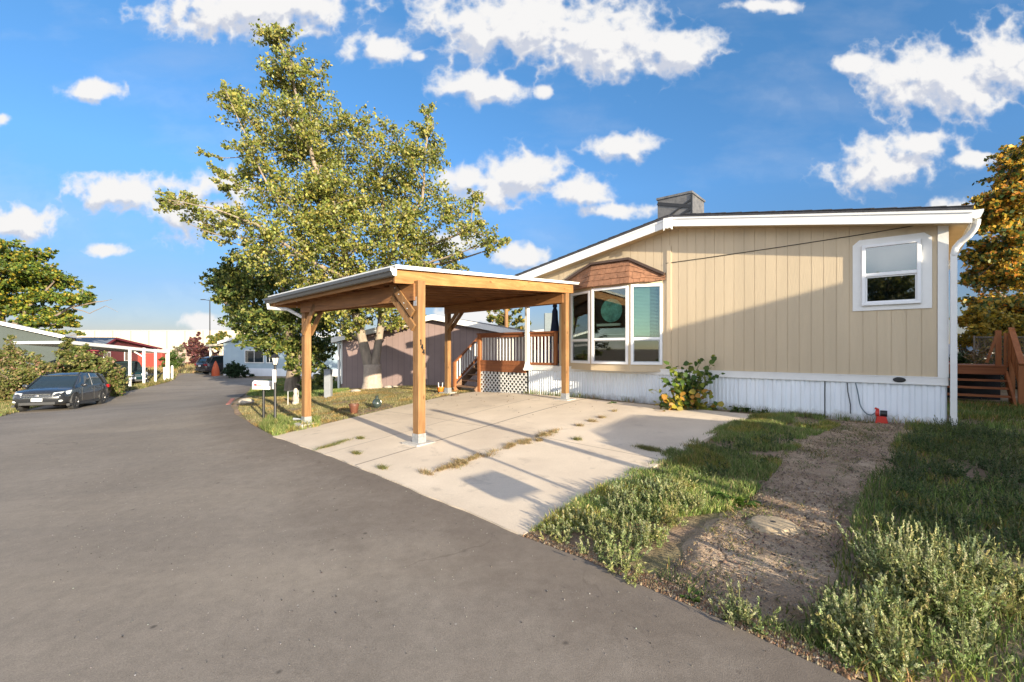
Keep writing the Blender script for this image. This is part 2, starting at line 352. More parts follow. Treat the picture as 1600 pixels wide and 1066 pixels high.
def leaves(cen, L_, W_, nrm=None, dirv=None, fold=False):
    """one diamond/quad leaf per centre"""
    n = len(cen)
    if dirv is None: dirv = unit(rng.normal(size=(n,3)))
    if nrm is None: nrm = unit(rng.normal(size=(n,3))+np.array([0,0,.6]))
    side = unit(np.cross(dirv, nrm)); L_ = np.broadcast_to(L_, n)[:,None]; W_ = np.broadcast_to(W_, n)[:,None]
    a = cen-dirv*L_*.5; b = cen+dirv*L_*.05+side*W_*.5; c = cen+dirv*L_*.5; d = cen+dirv*L_*.05-side*W_*.5
    Vv = np.stack([a,b,c,d], 1).reshape(-1,3); F = np.arange(4*n).reshape(n,4)
    return Vv, F
def pick(pal, w, n, jit=.18):
    pal = np.array(pal); w = np.array(w, float); c = pal[rng.choice(len(pal), n, p=w/w.sum())]
    return np.clip(c*(1+rng.normal(0, jit, (n,1)))*(1+rng.normal(0, .05, (n,3))), .003, .9)
# ------------------------------------------------------------------ ground, road, driveway slab, path
def pip(P, poly):
    x, y = P[:,0], P[:,1]; ins = np.zeros(len(P), bool); m = len(poly); j = m-1
    for i in range(m):
        xi, yi = poly[i][:2]; xj, yj = poly[j][:2]
        c = ((yi > y) != (yj > y)) & (x < (xj-xi)*(y-yi)/(yj-yi+1e-12)+xi); ins ^= c; j = i
    return ins
def wpoly(pxs): return [at(*p) for p in pxs]
def resample(pts, n):
    P = np.array([p[:2] for p in pts], float); d = np.r_[0, np.cumsum(np.linalg.norm(np.diff(P, axis=0), axis=1))]
    t = np.linspace(0, d[-1], n); return np.c_[np.interp(t, d, P[:,0]), np.interp(t, d, P[:,1])]
def vnoise(P, f, seed=0):
    """cheap smooth value noise on 2-D points"""
    r = np.random.default_rng(seed); T = r.random((64,64)); Q = P*f; i = np.floor(Q).astype(int); t = Q-i; t = t*t*(3-2*t)
    g = lambda a, b: T[a % 64, b % 64]
    return (g(i[:,0],i[:,1])*(1-t[:,0])+g(i[:,0]+1,i[:,1])*t[:,0])*(1-t[:,1])+(g(i[:,0],i[:,1]+1)*(1-t[:,0])+g(i[:,0]+1,i[:,1]+1)*t[:,0])*t[:,1]
def grid_faces(a, b):
    i, j = np.meshgrid(np.arange(a-1), np.arange(b-1), indexing='ij'); q = (i*b+j).ravel()
    return np.stack([q, q+b, q+b+1, q+1], 1)
def upfix(V_, F):
    a = V_[F[:,0]]; n = np.cross(V_[F[:,1]]-a, V_[F[:,2]]-a)
    return F[:, ::-1] if n[:,2].mean() < 0 else F

A_ = at(430,683); B_ = at(822,838); C_ = at(1178,650); D_ = at(742,613.5)
PATH_L = wpoly([(1012,912),(1100,838),(1172,770),(1215,715),(1262,680),(1310,658)])
PATH_R = wpoly([(1240,985),(1290,930),(1322,850),(1352,780),(1385,720),(1425,664)])
def cell_noise_bump(N, L, b, vec, sc, st, dist=.01, det=6):
    n = N.new('ShaderNodeTexNoise'); n.inputs['Scale'].default_value = sc; n.inputs['Detail'].default_value = det; n.inputs['Roughness'].default_value = .65; L.new(vec, n.inputs['Vector'])
    bp = N.new('ShaderNodeBump'); bp.inputs['Strength'].default_value = st; bp.inputs['Distance'].default_value = dist; L.new(n.outputs[0], bp.inputs['Height']); return bp
def ramp(N, L, src, stops):
    r = N.new('ShaderNodeValToRGB'); e = r.color_ramp.elements
    while len(e) < len(stops): e.new(.5)
    for k, (p, c) in enumerate(stops): e[k].position = p; e[k].color = rgb(c)
    L.new(src, r.inputs[0]); return r.outputs[0]
def noisenode(N, L, vec, sc, det=5, rough=.6, dist=0):
    n = N.new('ShaderNodeTexNoise'); n.inputs['Scale'].default_value = sc; n.inputs['Detail'].default_value = det; n.inputs['Roughness'].default_value = rough; n.inputs['Distortion'].default_value = dist
    L.new(vec, n.inputs['Vector']); return n.outputs[0]
def mixc(N, L, f, a, b, mode='MIX'):
    m = N.new('ShaderNodeMix'); m.data_type = 'RGBA'; m.blend_type = mode
    if isinstance(f, float): m.inputs[0].default_value = f
    else: L.new(f, m.inputs[0])
    for k, v in ((6,a),(7,b)):
        if isinstance(v, tuple): m.inputs[k].default_value = rgb(v)
        else: L.new(v, m.inputs[k])
    return m.outputs[2]
def mrange(N, L, src, a, b, c=0., d=1.):
    m = N.new('ShaderNodeMapRange'); m.inputs[1].default_value = a; m.inputs[2].default_value = b; m.inputs[3].default_value = c; m.inputs[4].default_value = d; L.new(src, m.inputs[0]); return m.outputs[0]

# ground
m, nt, N, L, b = newmat('soil_and_thatch'); tc = N.new('ShaderNodeTexCoord'); o_ = tc.outputs['Object']
soil = ramp(N, L, noisenode(N, L, o_, 3.0, 9, .7), [(.3,(.14,.09,.058)),(.5,(.27,.18,.12)),(.7,(.40,.29,.20))])
thatch = ramp(N, L, noisenode(N, L, o_, 9, 9, .75), [(.3,(.075,.062,.03)),(.5,(.19,.155,.075)),(.72,(.34,.28,.15))])
col = mixc(N, L, mrange(N, L, noisenode(N, L, o_, .9, 6, .6), .42, .58), soil, thatch)
L.new(col, b.inputs['Base Color']); b.inputs['Roughness'].default_value = .95
L.new(cell_noise_bump(N, L, b, o_, 30, .8, .02).outputs[0], b.inputs['Normal']); M_ground = m
# asphalt
m, nt, N, L, b = newmat('asphalt'); tc = N.new('ShaderNodeTexCoord'); o_ = tc.outputs['Object']
c1 = ramp(N, L, noisenode(N, L, o_, .35, 6, .55), [(.33,(.22,.19,.158)),(.67,(.29,.252,.21))])
rot = N.new('ShaderNodeMapping'); rot.inputs['Rotation'].default_value = (0,0,math.atan2(U[1],U[0])+.0); rot.inputs['Rotation'].default_value[2] *= -1; rot.inputs['Scale'].default_value = (.12,1.6,1); L.new(o_, rot.inputs[0])
streak = ramp(N, L, noisenode(N, L, rot.outputs[0], 1.1, 5, .6), [(.3,(.90,.90,.91)),(.7,(1.07,1.06,1.05))])
c2 = mixc(N, L, .8, c1, streak, 'MULTIPLY')
fine = noisenode(N, L, o_, 130, 4, .85); c3 = mixc(N, L, .8, c2, ramp(N, L, fine, [(.32,(.52,.51,.5)),(.5,(.95,.95,.95)),(.62,(1.1,1.1,1.1)),(.72,(1.9,1.85,1.8))]), 'MULTIPLY')
v = N.new('ShaderNodeTexVoronoi'); v.inputs['Scale'].default_value = 2.6; v.inputs['Randomness'].default_value = 1; L.new(o_, v.inputs['Vector'])
v2 = N.new('ShaderNodeTexVoronoi'); v2.inputs['Scale'].default_value = 5.5; L.new(o_, v2.inputs['Vector'])
c4 = mixc(N, L, mrange(N, L, v.outputs['Distance'], .03, .07, .7, 0.), c3, (.045,.04,.037))
c5 = mixc(N, L, mrange(N, L, v2.outputs['Distance'], .028, .045, .7, 0.), c4, (.42,.4,.37))
vc = N.new('ShaderNodeTexVoronoi'); vc.feature = 'DISTANCE_TO_EDGE'; vc.inputs['Scale'].default_value = .16
dm = N.new('ShaderNodeVectorMath'); dm.operation = 'MULTIPLY_ADD'; nz = N.new('ShaderNodeTexNoise'); nz.inputs['Scale'].default_value = .8; nz.inputs['Detail'].default_value = 6; L.new(o_, nz.inputs['Vector'])
L.new(nz.outputs['Color'], dm.inputs[0]); dm.inputs[1].default_value = (1.6,1.6,0); L.new(o_, dm.inputs[2]); L.new(dm.outputs[0], vc.inputs['Vector'])
crk = mrange(N, L, vc.outputs['Distance'], .0, .0022, .55, 0.)
brk = mrange(N, L, noisenode(N, L, o_, .5, 2), .5, .6)
mm = N.new('ShaderNodeMath'); mm.operation = 'MULTIPLY'; L.new(crk, mm.inputs[0]); L.new(brk, mm.inputs[1])
c6 = mixc(N, L, mm.outputs[0], c5, (.04,.035,.032))
st_ = mrange(N, L, noisenode(N, L, o_, .55, 7, .7, 1.2), .60, .74, 0., .35); c7 = mixc(N, L, st_, c6, (.11,.092,.075))
pl_ = mrange(N, L, noisenode(N, L, rot.outputs[0], .6, 4, .5), .52, .7, 0., .3); c8 = mixc(N, L, pl_, c7, (.33,.28,.22))
su = N.new('ShaderNodeSeparateXYZ'); L.new(tc.outputs['UV'], su.inputs[0]); ea = N.new('ShaderNodeMath'); ea.operation = 'MULTIPLY_ADD'; ea.inputs[1].default_value = .35; L.new(noisenode(N, L, o_, 1.3, 6, .7), ea.inputs[0]); L.new(su.outputs[0], ea.inputs[2])
c9 = mixc(N, L, mrange(N, L, ea.outputs[0], .20, .34, .55, 0.), c8, (.125,.098,.078))
c10 = mixc(N, L, .5, c9, ramp(N, L, noisenode(N, L, o_, 9, 6, .75), [(.3,(.72,.72,.72)),(.7,(1.2,1.2,1.2))]), 'MULTIPLY')
L.new(c10, b.inputs['Base Color']); b.inputs['Roughness'].default_value = .9; b.inputs['Specular IOR Level'].default_value = .2
L.new(cell_noise_bump(N, L, b, o_, 170, .5, .005, 3).outputs[0], b.inputs['Normal']); M_asph = m
# concrete slab (UV: x across the drive, y away from the road)
m, nt, N, L, b = newmat('driveway_concrete'); tc = N.new('ShaderNodeTexCoord'); o_ = tc.outputs['Object']
c1 = ramp(N, L, noisenode(N, L, o_, .7, 7, .6), [(.3,(.55,.455,.35)),(.55,(.66,.555,.43)),(.75,(.74,.625,.49))])
c2 = mixc(N, L, .6, c1, ramp(N, L, noisenode(N, L, o_, 60, 4, .7), [(.3,(.82,.82,.82)),(.7,(1.08,1.08,1.08))]), 'MULTIPLY')
blot = mrange(N, L, noisenode(N, L, o_, 2.4, 8, .65, .5), .58, .72, 0., .6)
c3 = mixc(N, L, blot, c2, (.30,.25,.2))
spu = N.new('ShaderNodeSeparateXYZ'); L.new(tc.outputs['UV'], spu.inputs[0])
def joint(coord, pos, wd, wob=.0):
    s_ = N.new('ShaderNodeMath'); s_.operation = 'ADD'; L.new(coord, s_.inputs[0]); s_.inputs[1].default_value = -pos
    a_ = N.new('ShaderNodeMath'); a_.operation = 'ABSOLUTE'; L.new(s_.outputs[0], a_.inputs[0]); return mrange(N, L, a_.outputs[0], wd*.5, wd, 1., 0.)
jm = None
for co, pos, wd in[(spu.outputs[0],.36,.0014),(spu.outputs[0],.515,.003),(spu.outputs[1],.41,.0014)]:
    j = joint(co, pos, wd)
    if jm is None: jm = j
    else:
        mx_ = N.new('ShaderNodeMath'); mx_.operation = 'MAXIMUM'; L.new(jm, mx_.inputs[0]); L.new(j, mx_.inputs[1]); jm = mx_.outputs[0]
c4 = mixc(N, L, jm, c3, (.22,.18,.14)); L.new(c4, b.inputs['Base Color']); b.inputs['Roughness'].default_value = .85
L.new(cell_noise_bump(N, L, b, o_, 90, .25, .004).outputs[0], b.inputs['Normal']); M_slab = m
# dirt path
m, nt, N, L, b = newmat('packed_dirt'); tc = N.new('ShaderNodeTexCoord'); o_ = tc.outputs['Object']
c1 = ramp(N, L, noisenode(N, L, o_, 2.2, 9, .7), [(.28,(.22,.145,.09)),(.5,(.42,.30,.195)),(.72,(.62,.47,.325))])
c2 = mixc(N, L, .9, c1, ramp(N, L, noisenode(N, L, o_, 75, 5, .8), [(.3,(.5,.5,.5)),(.55,(1,1,1)),(.75,(1.5,1.45,1.4))]), 'MULTIPLY')
vc = N.new('ShaderNodeTexVoronoi'); vc.feature = 'DISTANCE_TO_EDGE'; vc.inputs['Scale'].default_value = 1.05
nz = N.new('ShaderNodeTexNoise'); nz.inputs['Scale'].default_value = 3; nz.inputs['Detail'].default_value = 6; L.new(o_, nz.inputs['Vector'])
dm = N.new('ShaderNodeVectorMath'); dm.operation = 'MULTIPLY_ADD'; L.new(nz.outputs['Color'], dm.inputs[0]); dm.inputs[1].default_value = (.25,.25,0); L.new(o_, dm.inputs[2]); L.new(dm.outputs[0], vc.inputs['Vector'])
crk = mrange(N, L, vc.outputs['Distance'], .004, .016, .8, 0.)
mm = N.new('ShaderNodeMath'); mm.operation = 'MULTIPLY'; L.new(crk, mm.inputs[0]); L.new(mrange(N, L, noisenode(N, L, o_, 1.2, 3), .47, .55), mm.inputs[1])
c3 = mixc(N, L, mm.outputs[0], c2, (.05,.036,.026))
L.new(c3, b.inputs['Base Color']); b.inputs['Roughness'].default_value = .95
L.new(cell_noise_bump(N, L, b, o_, 28, 1.0, .03, 9).outputs[0], b.inputs['Normal']); M_path = m

def make_ground():
    n = 420; t = np.linspace(-1, 1, n); s = 5.5; k = math.asinh(1600/s)
    xs = s*np.sinh(k*t)+1; ys = s*np.sinh(k*t)+8
    X, Y = np.meshgrid(xs, ys, indexing='ij'); P = np.c_[X.ravel(), Y.ravel()]
    z = H(P[:,0], P[:,1])
    near = np.hypot(P[:,0], P[:,1]-8) < 40
    z = z + np.where(near, (vnoise(P, 2.2, 3)-.5)*.035 + (vnoise(P, .7, 4)-.5)*.03, 0) - .015
    for poly in (np.array([A_,B_,C_,D_]),): z = np.where(pip(P, poly), z-.03, z)
    Vv = np.c_[P, z]; F = upfix(Vv, grid_faces(n, n))
    struct(mesh_np('ground', Vv, F, M_ground, smooth=True))
make_ground()
def U2(u, v): p = K+U*u+V*v; return (p[0], p[1])
R_EDGE = [U2(-40,8.6), U2(-10,8.15), U2(-2.5,8.0)] + [tuple(at(*p)[:2]) for p in [(1330,1062),(1180,990),(1010,912),(915,868),(822,838),(700,788),(565,735),(430,683),(392,662),(368,648),(362,636),(370,624),(388,611),(408,602),(440,598),(480,596)]]
L_EDGE = [U2(-40,19), U2(-10,18), U2(0,17.5), U2(8,16.5), U2(16,14)] + [tuple(at(*p)[:2]) for p in [(0,650),(28,643),(75,633),(120,624),(178,614),(225,606),(255,600),(272,594),(280,588),(292,584)]]
def make_road():
    a, b_ = 700, 60
    Rr = resample(R_EDGE, a); Ll = resample(L_EDGE, a)
    # irregular broken asphalt edge
    tt = np.arange(a); wob = (vnoise(np.c_[tt*.13, tt*0+.5], 1, 8)-.5)*.13 + (vnoise(np.c_[tt*.5, tt*0+.5], 1, 9)-.5)*.05
    d = unit(Ll-Rr); Rr = Rr + d*(wob[:,None]); Ll = Ll - d*((np.roll(wob,31))[:,None])
    w = np.linspace(0,1,b_)
    P = (Rr[:,None]*(1-w)[None,:,None]+Ll[:,None]*w[None,:,None]).reshape(-1,2)
    z = H(P[:,0], P[:,1])+.012+(vnoise(P,.5,12)-.5)*.008
    Vv = np.c_[P, z]; F = upfix(Vv, grid_faces(a, b_))
    # turned-down edge so that the road has thickness
    o = struct(mesh_np('road', Vv, F, M_asph, smooth=True)); uvl = o.data.uv_layers.new(name='UVMap'); idx = np.empty(len(o.data.loops), np.int32); o.data.loops.foreach_get('vertex_index', idx)
    uvl.data.foreach_set('uv', np.c_[np.tile(w, a), np.repeat(np.linspace(0,1,a), b_)][idx].astype(np.float32).ravel())
    rim = Vv.reshape(a,b_,3)
    g1 = np.stack([rim[:,0], rim[:,0]-np.array([0,0,.06])],1).reshape(-1,3)
    return
make_road()
def make_slab():
    a, b_ = 120, 110; s = np.linspace(0,1,a); t = np.linspace(0,1,b_)
    Bq = B_+ (B_-A_)*0
    Sx, Ty = np.meshgrid(s, t, indexing='ij'); Sx = Sx.ravel(); Ty = Ty.ravel()
    P = (A_[None,:2]*((1-Sx)*(1-Ty))[:,None]+B_[None,:2]*(Sx*(1-Ty))[:,None]+C_[None,:2]*(Sx*Ty)[:,None]+D_[None,:2]*((1-Sx)*Ty)[:,None])
    edge = (Ty < 1e-6); P = P - np.where(edge, 1, 0)[:,None]*unit(C_[:2]-B_[:2])[None]*(.03+(vnoise(np.c_[Sx*9,Sx*0+.3],1,5)-.5)*.05+(vnoise(np.c_[Sx*33,Sx*0+.3],1,6)-.5)*.022)[:,None]
    z = H(P[:,0], P[:,1])+.028
    Vv = np.c_[P, z]; F = upfix(Vv, grid_faces(a, b_)); o = mesh_np('driveway', Vv, F, M_slab, smooth=True)
    uvl = o.data.uv_layers.new(name='UVMap'); idx = np.empty(len(o.data.loops), np.int32); o.data.loops.foreach_get('vertex_index', idx)
    uvl.data.foreach_set('uv', np.c_[Sx,Ty][idx].astype(np.float32).ravel())
    sk = G(); q = Vv.reshape(a,b_,3)
    struct(o)
    loop = list(q[:,0])+list(q[-1,:])+list(q[::-1,-1])+list(q[0,::-1]); m_ = len(loop)
    sk.add([p for p in loop]+[p-np.array([0,0,.1]) for p in loop], [(i,(i+1)%m_,m_+(i+1)%m_,m_+i) for i in range(m_)])
    e = sk.build('driveway_edge', M_slab, None); struct(e)
make_slab()
def make_path():
    a, b_ = 200, 70; Lp = resample(PATH_L, a); Rp = resample(PATH_R, a)
    tt_ = np.arange(a); wv = lambda k, am: ((vnoise(np.c_[tt_*.055, tt_*0+.5], 1, k)-.5)*am+(vnoise(np.c_[tt_*.2, tt_*0+.5], 1, k+1)-.5)*am*.4)[:,None]
    dd_ = unit(Rp-Lp); Lp = Lp+dd_*(.10+wv(61,.34)); Rp = Rp-dd_*(.14+wv(71,.40))
    w = np.linspace(-.25,1.25,b_)
    P = (Lp[:,None]*(1-w)[None,:,None]+Rp[:,None]*w[None,:,None]).reshape(-1,2)
    W = np.tile(w, a); tt = np.repeat(np.linspace(0,1,a), b_)
    z = H(P[:,0],P[:,1])+.02+(vnoise(P,1.6,21)-.5)*.03+(vnoise(P,6,22)-.5)*.02+(vnoise(P,17,23)-.5)*.010
    side = np.maximum(np.maximum(-W, W-1), 0)/.25; endf = np.maximum(np.maximum(.04-tt, tt-.97)/.04, 0); z -= (side**1.5+endf)*.06
    Vv = np.c_[P, z]; struct(mesh_np('dirt_path', Vv, upfix(Vv, grid_faces(a, b_)), M_path, smooth=True))
make_path()
# ------------------------------------------------------------------ shared materials
M_siding = simple('tan_siding', (.53,.425,.285), .62, var=.08, scale=2.4, bump=.35, bscale=55, stretch=(1,1,.12))
M_white = simple('white_paint', (.74,.73,.70), .5, var=.05, scale=2.5, bump=.12, bscale=30)
M_skirt = simple('white_metal_skirting', (.78,.82,.86), .45, var=.07, scale=1.4, stretch=(1,1,.5))
def add_dirt(m, z0, z1, col):
    nt = m.node_tree; N = nt.nodes; L = nt.links; b = N['Principled BSDF']; src = b.inputs['Base Color'].links[0].from_socket
    tc = N.new('ShaderNodeTexCoord'); sp = N.new('ShaderNodeSeparateXYZ'); L.new(tc.outputs['Object'], sp.inputs[0])
    n = noisenode(N, L, tc.outputs['Object'], 5, 8, .75); a = N.new('ShaderNodeMath'); a.operation = 'MULTIPLY_ADD'; a.inputs[1].default_value = .45; L.new(n, a.inputs[0]); L.new(sp.outputs[2], a.inputs[2])
    L.new(mixc(N, L, mrange(N, L, a.outputs[0], z1+.22, z0+.22, 0., .75), src, col), b.inputs['Base Color'])
add_dirt(M_skirt, -.05, .16, (.20,.15,.10))
M_trimw = simple('window_vinyl', (.78,.78,.78), .35, var=.02)
M_shing = simple('dark_shingles', (.045,.045,.05), .9, var=.35, scale=14, bump=.8, bscale=60)
M_soff = simple('tan_soffit', (.5,.38,.22), .7, var=.06)
M_black = simple('black_paint', (.015,.015,.016), .45, var=.2)
M_cedar = simple('cedar_shingles', (.24,.115,.062), .85, var=.3, scale=7, bump=.6, bscale=35)
M_brown = simple('brown_trim', (.07,.042,.03), .6, var=.15)
M_glass = glassmat('window_glass', (.75,.84,.80), .07)
M_glassd = glassmat('window_glass_dark', (.40,.44,.44), .07)
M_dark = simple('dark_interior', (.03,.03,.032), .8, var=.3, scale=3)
M_blind = simple('window_blind', (.68,.78,.68), .6, var=.04)
M_wz = wood('cedar_post_wood', (.33,.19,.08), (.18,.088,.035), 2)
M_wx = wood('cedar_beam_wood_lengthwise', (.42,.22,.085), (.25,.115,.04), 0)
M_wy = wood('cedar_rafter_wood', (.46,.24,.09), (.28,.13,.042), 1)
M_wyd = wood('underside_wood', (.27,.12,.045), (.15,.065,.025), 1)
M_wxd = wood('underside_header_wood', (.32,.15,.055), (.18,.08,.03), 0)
M_deck = wood('stained_deck_wood', (.34,.13,.05), (.22,.075,.03), 0, .6, 16, False)
M_deckz = wood('stained_deck_post_wood', (.40,.16,.06), (.27,.095,.035), 2, .6, 16, False)
M_stair = wood('weathered_stair_wood', (.30,.19,.12), (.17,.10,.065), 0, .8, 16, False)
M_galv = simple('galvanised_steel', (.42,.43,.44), .42, .6, var=.2, scale=25)
M_conc = simple('pale_concrete', (.42,.40,.37), .85, var=.12, scale=12, bump=.4)
M_gutg = simple('grey_gutter_metal', (.11,.115,.12), .4, .3, var=.08)
M_roofmetal = simple('white_roof_metal', (.72,.72,.70), .4, .1, var=.05)
M_rubber = simple('tyre_rubber', (.025,.025,.026), .8, var=.2)
M_chrome = simple('bright_metal', (.6,.6,.6), .2, .9, var=.05)
M_bark = simple('tree_bark', (.20,.155,.115), .95, var=.4, scale=9, bump=1.0, bscale=22, stretch=(1,1,.3))
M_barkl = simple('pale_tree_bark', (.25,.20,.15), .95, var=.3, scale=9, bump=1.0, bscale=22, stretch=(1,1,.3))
M_leaf = leafmat('leaf', .42)
M_grass = leafmat('grass_blade', .25, .6)

# ------------------------------------------------------------------ the yellow mobile home
W = 9.13; RIDGE = 4.66; ZR = 4.43
def zr(u): return ZR-.164*(RIDGE-u) if u < RIDGE else ZR-.195*(u-RIDGE)
home = empty('mobile_home', HF, 'single storey tan sided mobile home with white skirting and a bay window behind the driveway', 'house')
def HG(): return G(HF)
def house():
    EAVE_R, EAVE_L = -.285, 9.55
    g = HG()
    # groove positions, about 20 cm apart
    gro = [0.12]; 
    while gro[-1] < 8.0: gro.append(gro[-1]+.2032)
    gro[-1] = 8.0
    for a, b in zip(gro[:-1], gro[1:]):
        z0 = .853
        a2, b2 = a+.005, b-.005
        zt = lambda u: zr(u)-.10
        ps = [(a2,z0),(b2,z0),(b2,zt(b2))]
        if a2 < RIDGE < b2: ps.append((RIDGE, zt(RIDGE)))
        ps.append((a2,zt(a2))); g.prism(ps, -.02, 0, 'y')
    # backing behind the grooves, side and back walls
    g.prism([(0.01,.853),(8.0,.853),(8.0,zr(8)-.1),(RIDGE,ZR-.1),(.01,zr(0)-.1)], -.1, -.008, 'y')
    g.prism([(8.0,2.98),(W,2.98),(W,zr(W)-.1),(8.0,zr(8)-.1)], -.1, -.006, 'y')
    g.box(.01,.1,-12,-.101,.853,zr(0)-.1); g.box(7.9,7.999,-3,-.101,.853,zr(8)-.1); g.box(8.0,W,-3.1,-3,.853,zr(W)-.12)
    g.box(W-.1,W,-12,-3.101,.853,zr(W)-.1); g.box(W-.1,W,-3.0,-.101,2.98,zr(W)-.1)
    g.prism([(0.11,.853),(W-.11,.853),(W-.11,zr(W)-.1),(RIDGE,ZR-.1),(.11,zr(0)-.1)], -12, -11.9, 'y')
    g.build('wall', M_siding, home)
    # skirting: corrugated
    g = HG(); u = 0.0; pts = []
    while u < W:
        p = .165 if u < 3.3 else .082
        pts += [(u, -.03),(u+p*.42,-.03),(u+p*.55,-.012),(u+p*.86,-.012)]; u += p
    pts = [q for q in pts if q[0] < W]+[(W,-.03)]
    n = len(pts); F = [(i,i+1,n+i+1,n+i) for i in range(n-1)]
    g.add([(a,b,-.15) for a,b in pts]+[(a,b,.71) for a,b in pts], F)
    g.box(.0,.02,-12,-.03,-.15,.71); g.box(W-.02,W,-12,-.05,-.15,.71); g.build('skirting', M_skirt, home)
    g = HG(); g.box(-.005,W+.01,-.028,.018,.708,.852); g.box(-.008,W+.012,.0185,.028,.835,.8515); g.box(-.008,W+.012,.0185,.026,.71,.73); g.box(-.02,-.0052,-12,-.028,.708,.852); g.build('trim_board', M_white, home)
    g = HG(); g.box(1.72,1.735,-.0295,-.008,-.1,.7); g.build('skirting_seam', M_black, home)
    g = HG(); g.box(0.0,.118,-.02,.022,.853,zr(0)-.17); g.box(-.018,-.001,-.12,.022,.853,zr(0)-.17); g.build('corner_board', M_white, home)
    g = HG(); g.box(4.76,4.86,.001,.026,.853,3.79); g.build('batten', M_siding, home)
    g = HG(); pts = [(u_, .010, z_) for u_, z_ in [(0.13,3.52),(1.2,3.47),(2.5,3.43),(4.0,3.40),(4.75,3.39)]]; g.tube(pts, .007, 6); g.tube([(4.75,.01,3.39),(4.88,.032,3.385)], .007, 6); g.build('cable', M_black, home)
    g = HG(); g.lathe([(.001,.019),(.06,.019),(.06,.033),(.045,.036),(.001,.036)], (.62,0,.785), 20, 'y'); 
    g.v = [list(K+U*((np.dot(np.array(p)-K,U)-.62)*1.5+.62)+V*np.dot(np.array(p)-K,V)+np.array([0,0,(p[2]-.785)*.75+.785])) for p in g.v]
    g.build('vent', M_black, home)
    # roof
    g = HG(); t = .05; fr = .37
    def roofslab(u0, u1, y0, y1, lift, th): 
        P = [(u0,zr(u0)+lift),(u1,zr(u1)+lift),(u1,zr(u1)+lift-th),(u0,zr(u0)+lift-th)]; g.prism(P, y0, y1, 'y')
    roofslab(EAVE_R, RIDGE, -12.3, fr, 0, t); roofslab(RIDGE, EAVE_L, -12.3, fr, 0, t)
    # ragged shingle butts showing over the rake
    uu = EAVE_R
    while uu < EAVE_L-.3:
        u2 = uu+.31; 
        if not (uu < RIDGE < u2): g.prism([(uu,zr(uu)+.004),(u2,zr(u2)+.004),(u2,zr(u2)+.012),(uu,zr(uu)+.022)] if uu < RIDGE else [(uu,zr(uu)+.004),(u2,zr(u2)+.004),(u2,zr(u2)+.022),(uu,zr(uu)+.012)], -12.2, fr+.012, 'y')
        uu = u2
    g.build('roof', M_shing, home)
    g = HG()
    def rake(u0, u1, y0, y1, top, bot): g.prism([(u0,zr(u0)-top),(u1,zr(u1)-top),(u1,zr(u1)-bot),(u0,zr(u0)-bot)], y0, y1, 'y')
    for a, b in ((EAVE_R+.01,RIDGE),(RIDGE,EAVE_L)): rake(a,b,.32,.352,.051,.26); rake(a,b,.353,.366,.051,.095)
    g.box(EAVE_R+.01,EAVE_R+.035,-12.2,.319,zr(EAVE_R)-.23,zr(EAVE_R)-.052)
    g.box(EAVE_L-.03,EAVE_L,-12.2,.319,zr(EAVE_L)-.23,zr(EAVE_L)-.052); g.build('fascia', M_white, home)
    g = HG()
    for a, b in ((EAVE_R+.036,RIDGE),(RIDGE,EAVE_L-.03)): g.prism([(a,zr(a)-.235),(b,zr(b)-.235),(b,zr(b)-.215),(a,zr(a)-.215)], .001, .319, 'y')
    g.prism([(EAVE_R+.036,zr(EAVE_R)-.225),(-.02,zr(0)-.225),(-.02,zr(0)-.205),(EAVE_R+.036,zr(EAVE_R)-.205)], -12.1, .0, 'y'); g.build('soffit', M_soff, home)
    uu = .1
    while uu < 9: g = HG(); g.prism([(uu,zr(uu)-.237),(uu+.10,zr(uu+.1)-.237),(uu+.10,zr(uu+.1)-.245),(uu,zr(uu)-.245)], .30, .319, 'y'); uu += .2; g.build('soffit_vent', M_brown, home)
    g = HG(); c = 4.69; g.prism([(c-.1,4.36),(c+.1,4.36),(c+.1,4.08),(c+.045,4.13),(c,4.11),(c-.045,4.13),(c-.1,4.08)], .367, .41, 'y'); g.build('ridge_ornament', M_white, home)
    # gutter along the right eave, with a wide curved end
    g = HG(); x0 = EAVE_R+.008; zt = zr(EAVE_R)-.055
    prof = [(x0,zt),(x0,zt-.12),(x0-.04,zt-.145),(x0-.09,zt-.13),(x0-.125,zt-.04),(x0-.13,zt),(x0-.118,zt),(x0-.112,zt-.04),(x0-.085,zt-.115),(x0-.04,zt-.13),(x0-.012,zt-.11),(x0-.012,zt)]
    g.prism(prof, -12.2, .34, 'y'); g.prism(prof[:6], .34, .345, 'y'); g.build('gutter', M_white, home)
    g = HG(); pts = [(x0-.06,.22,zt-.13),(x0-.055,.21,zt-.2),(x0-.03,.18,zt-.28),(x0+.03,.14,zt-.37),(x0+.12,.10,zt-.45),(-.10,.075,zt-.53),(-.075,.07,zt-.66)]
    g.tube(pts, .05, 10); g.box(-.118,-.032,.035,.105,-.02,zt-.64); g.box(-.123,-.027,.030,.11,.12,.2)
    g.beam((-.075,.07,.06),(-.075,.22,-.06),.09,.08); g.build('downspout', M_white, home, bevel=.006)
    # right hand window
    win = HG(); u0,u1,z0,z1 = .19,1.29,2.045,3.365
    win.prism([(u0,z0),(u1,z0),(u1,z1-.09),(u1-.10,z1),(u0+.10,z1),(u0,z1-.09)], .001, .02, 'y'); fr_ = win.build('window', M_white, home)
    g = HG(); a,b,c_,d = u0+.14,u1-.14,z0+.09,z1-.11
    def ringf(g, a, b, c_, d, w, y0, y1): g.box(a,b,y0,y1,c_,c_+w); g.box(a,b,y0,y1,d-w,d); g.box(a,a+w,y0,y1,c_+w,d-w); g.box(b-w,b,y0,y1,c_+w,d-w)
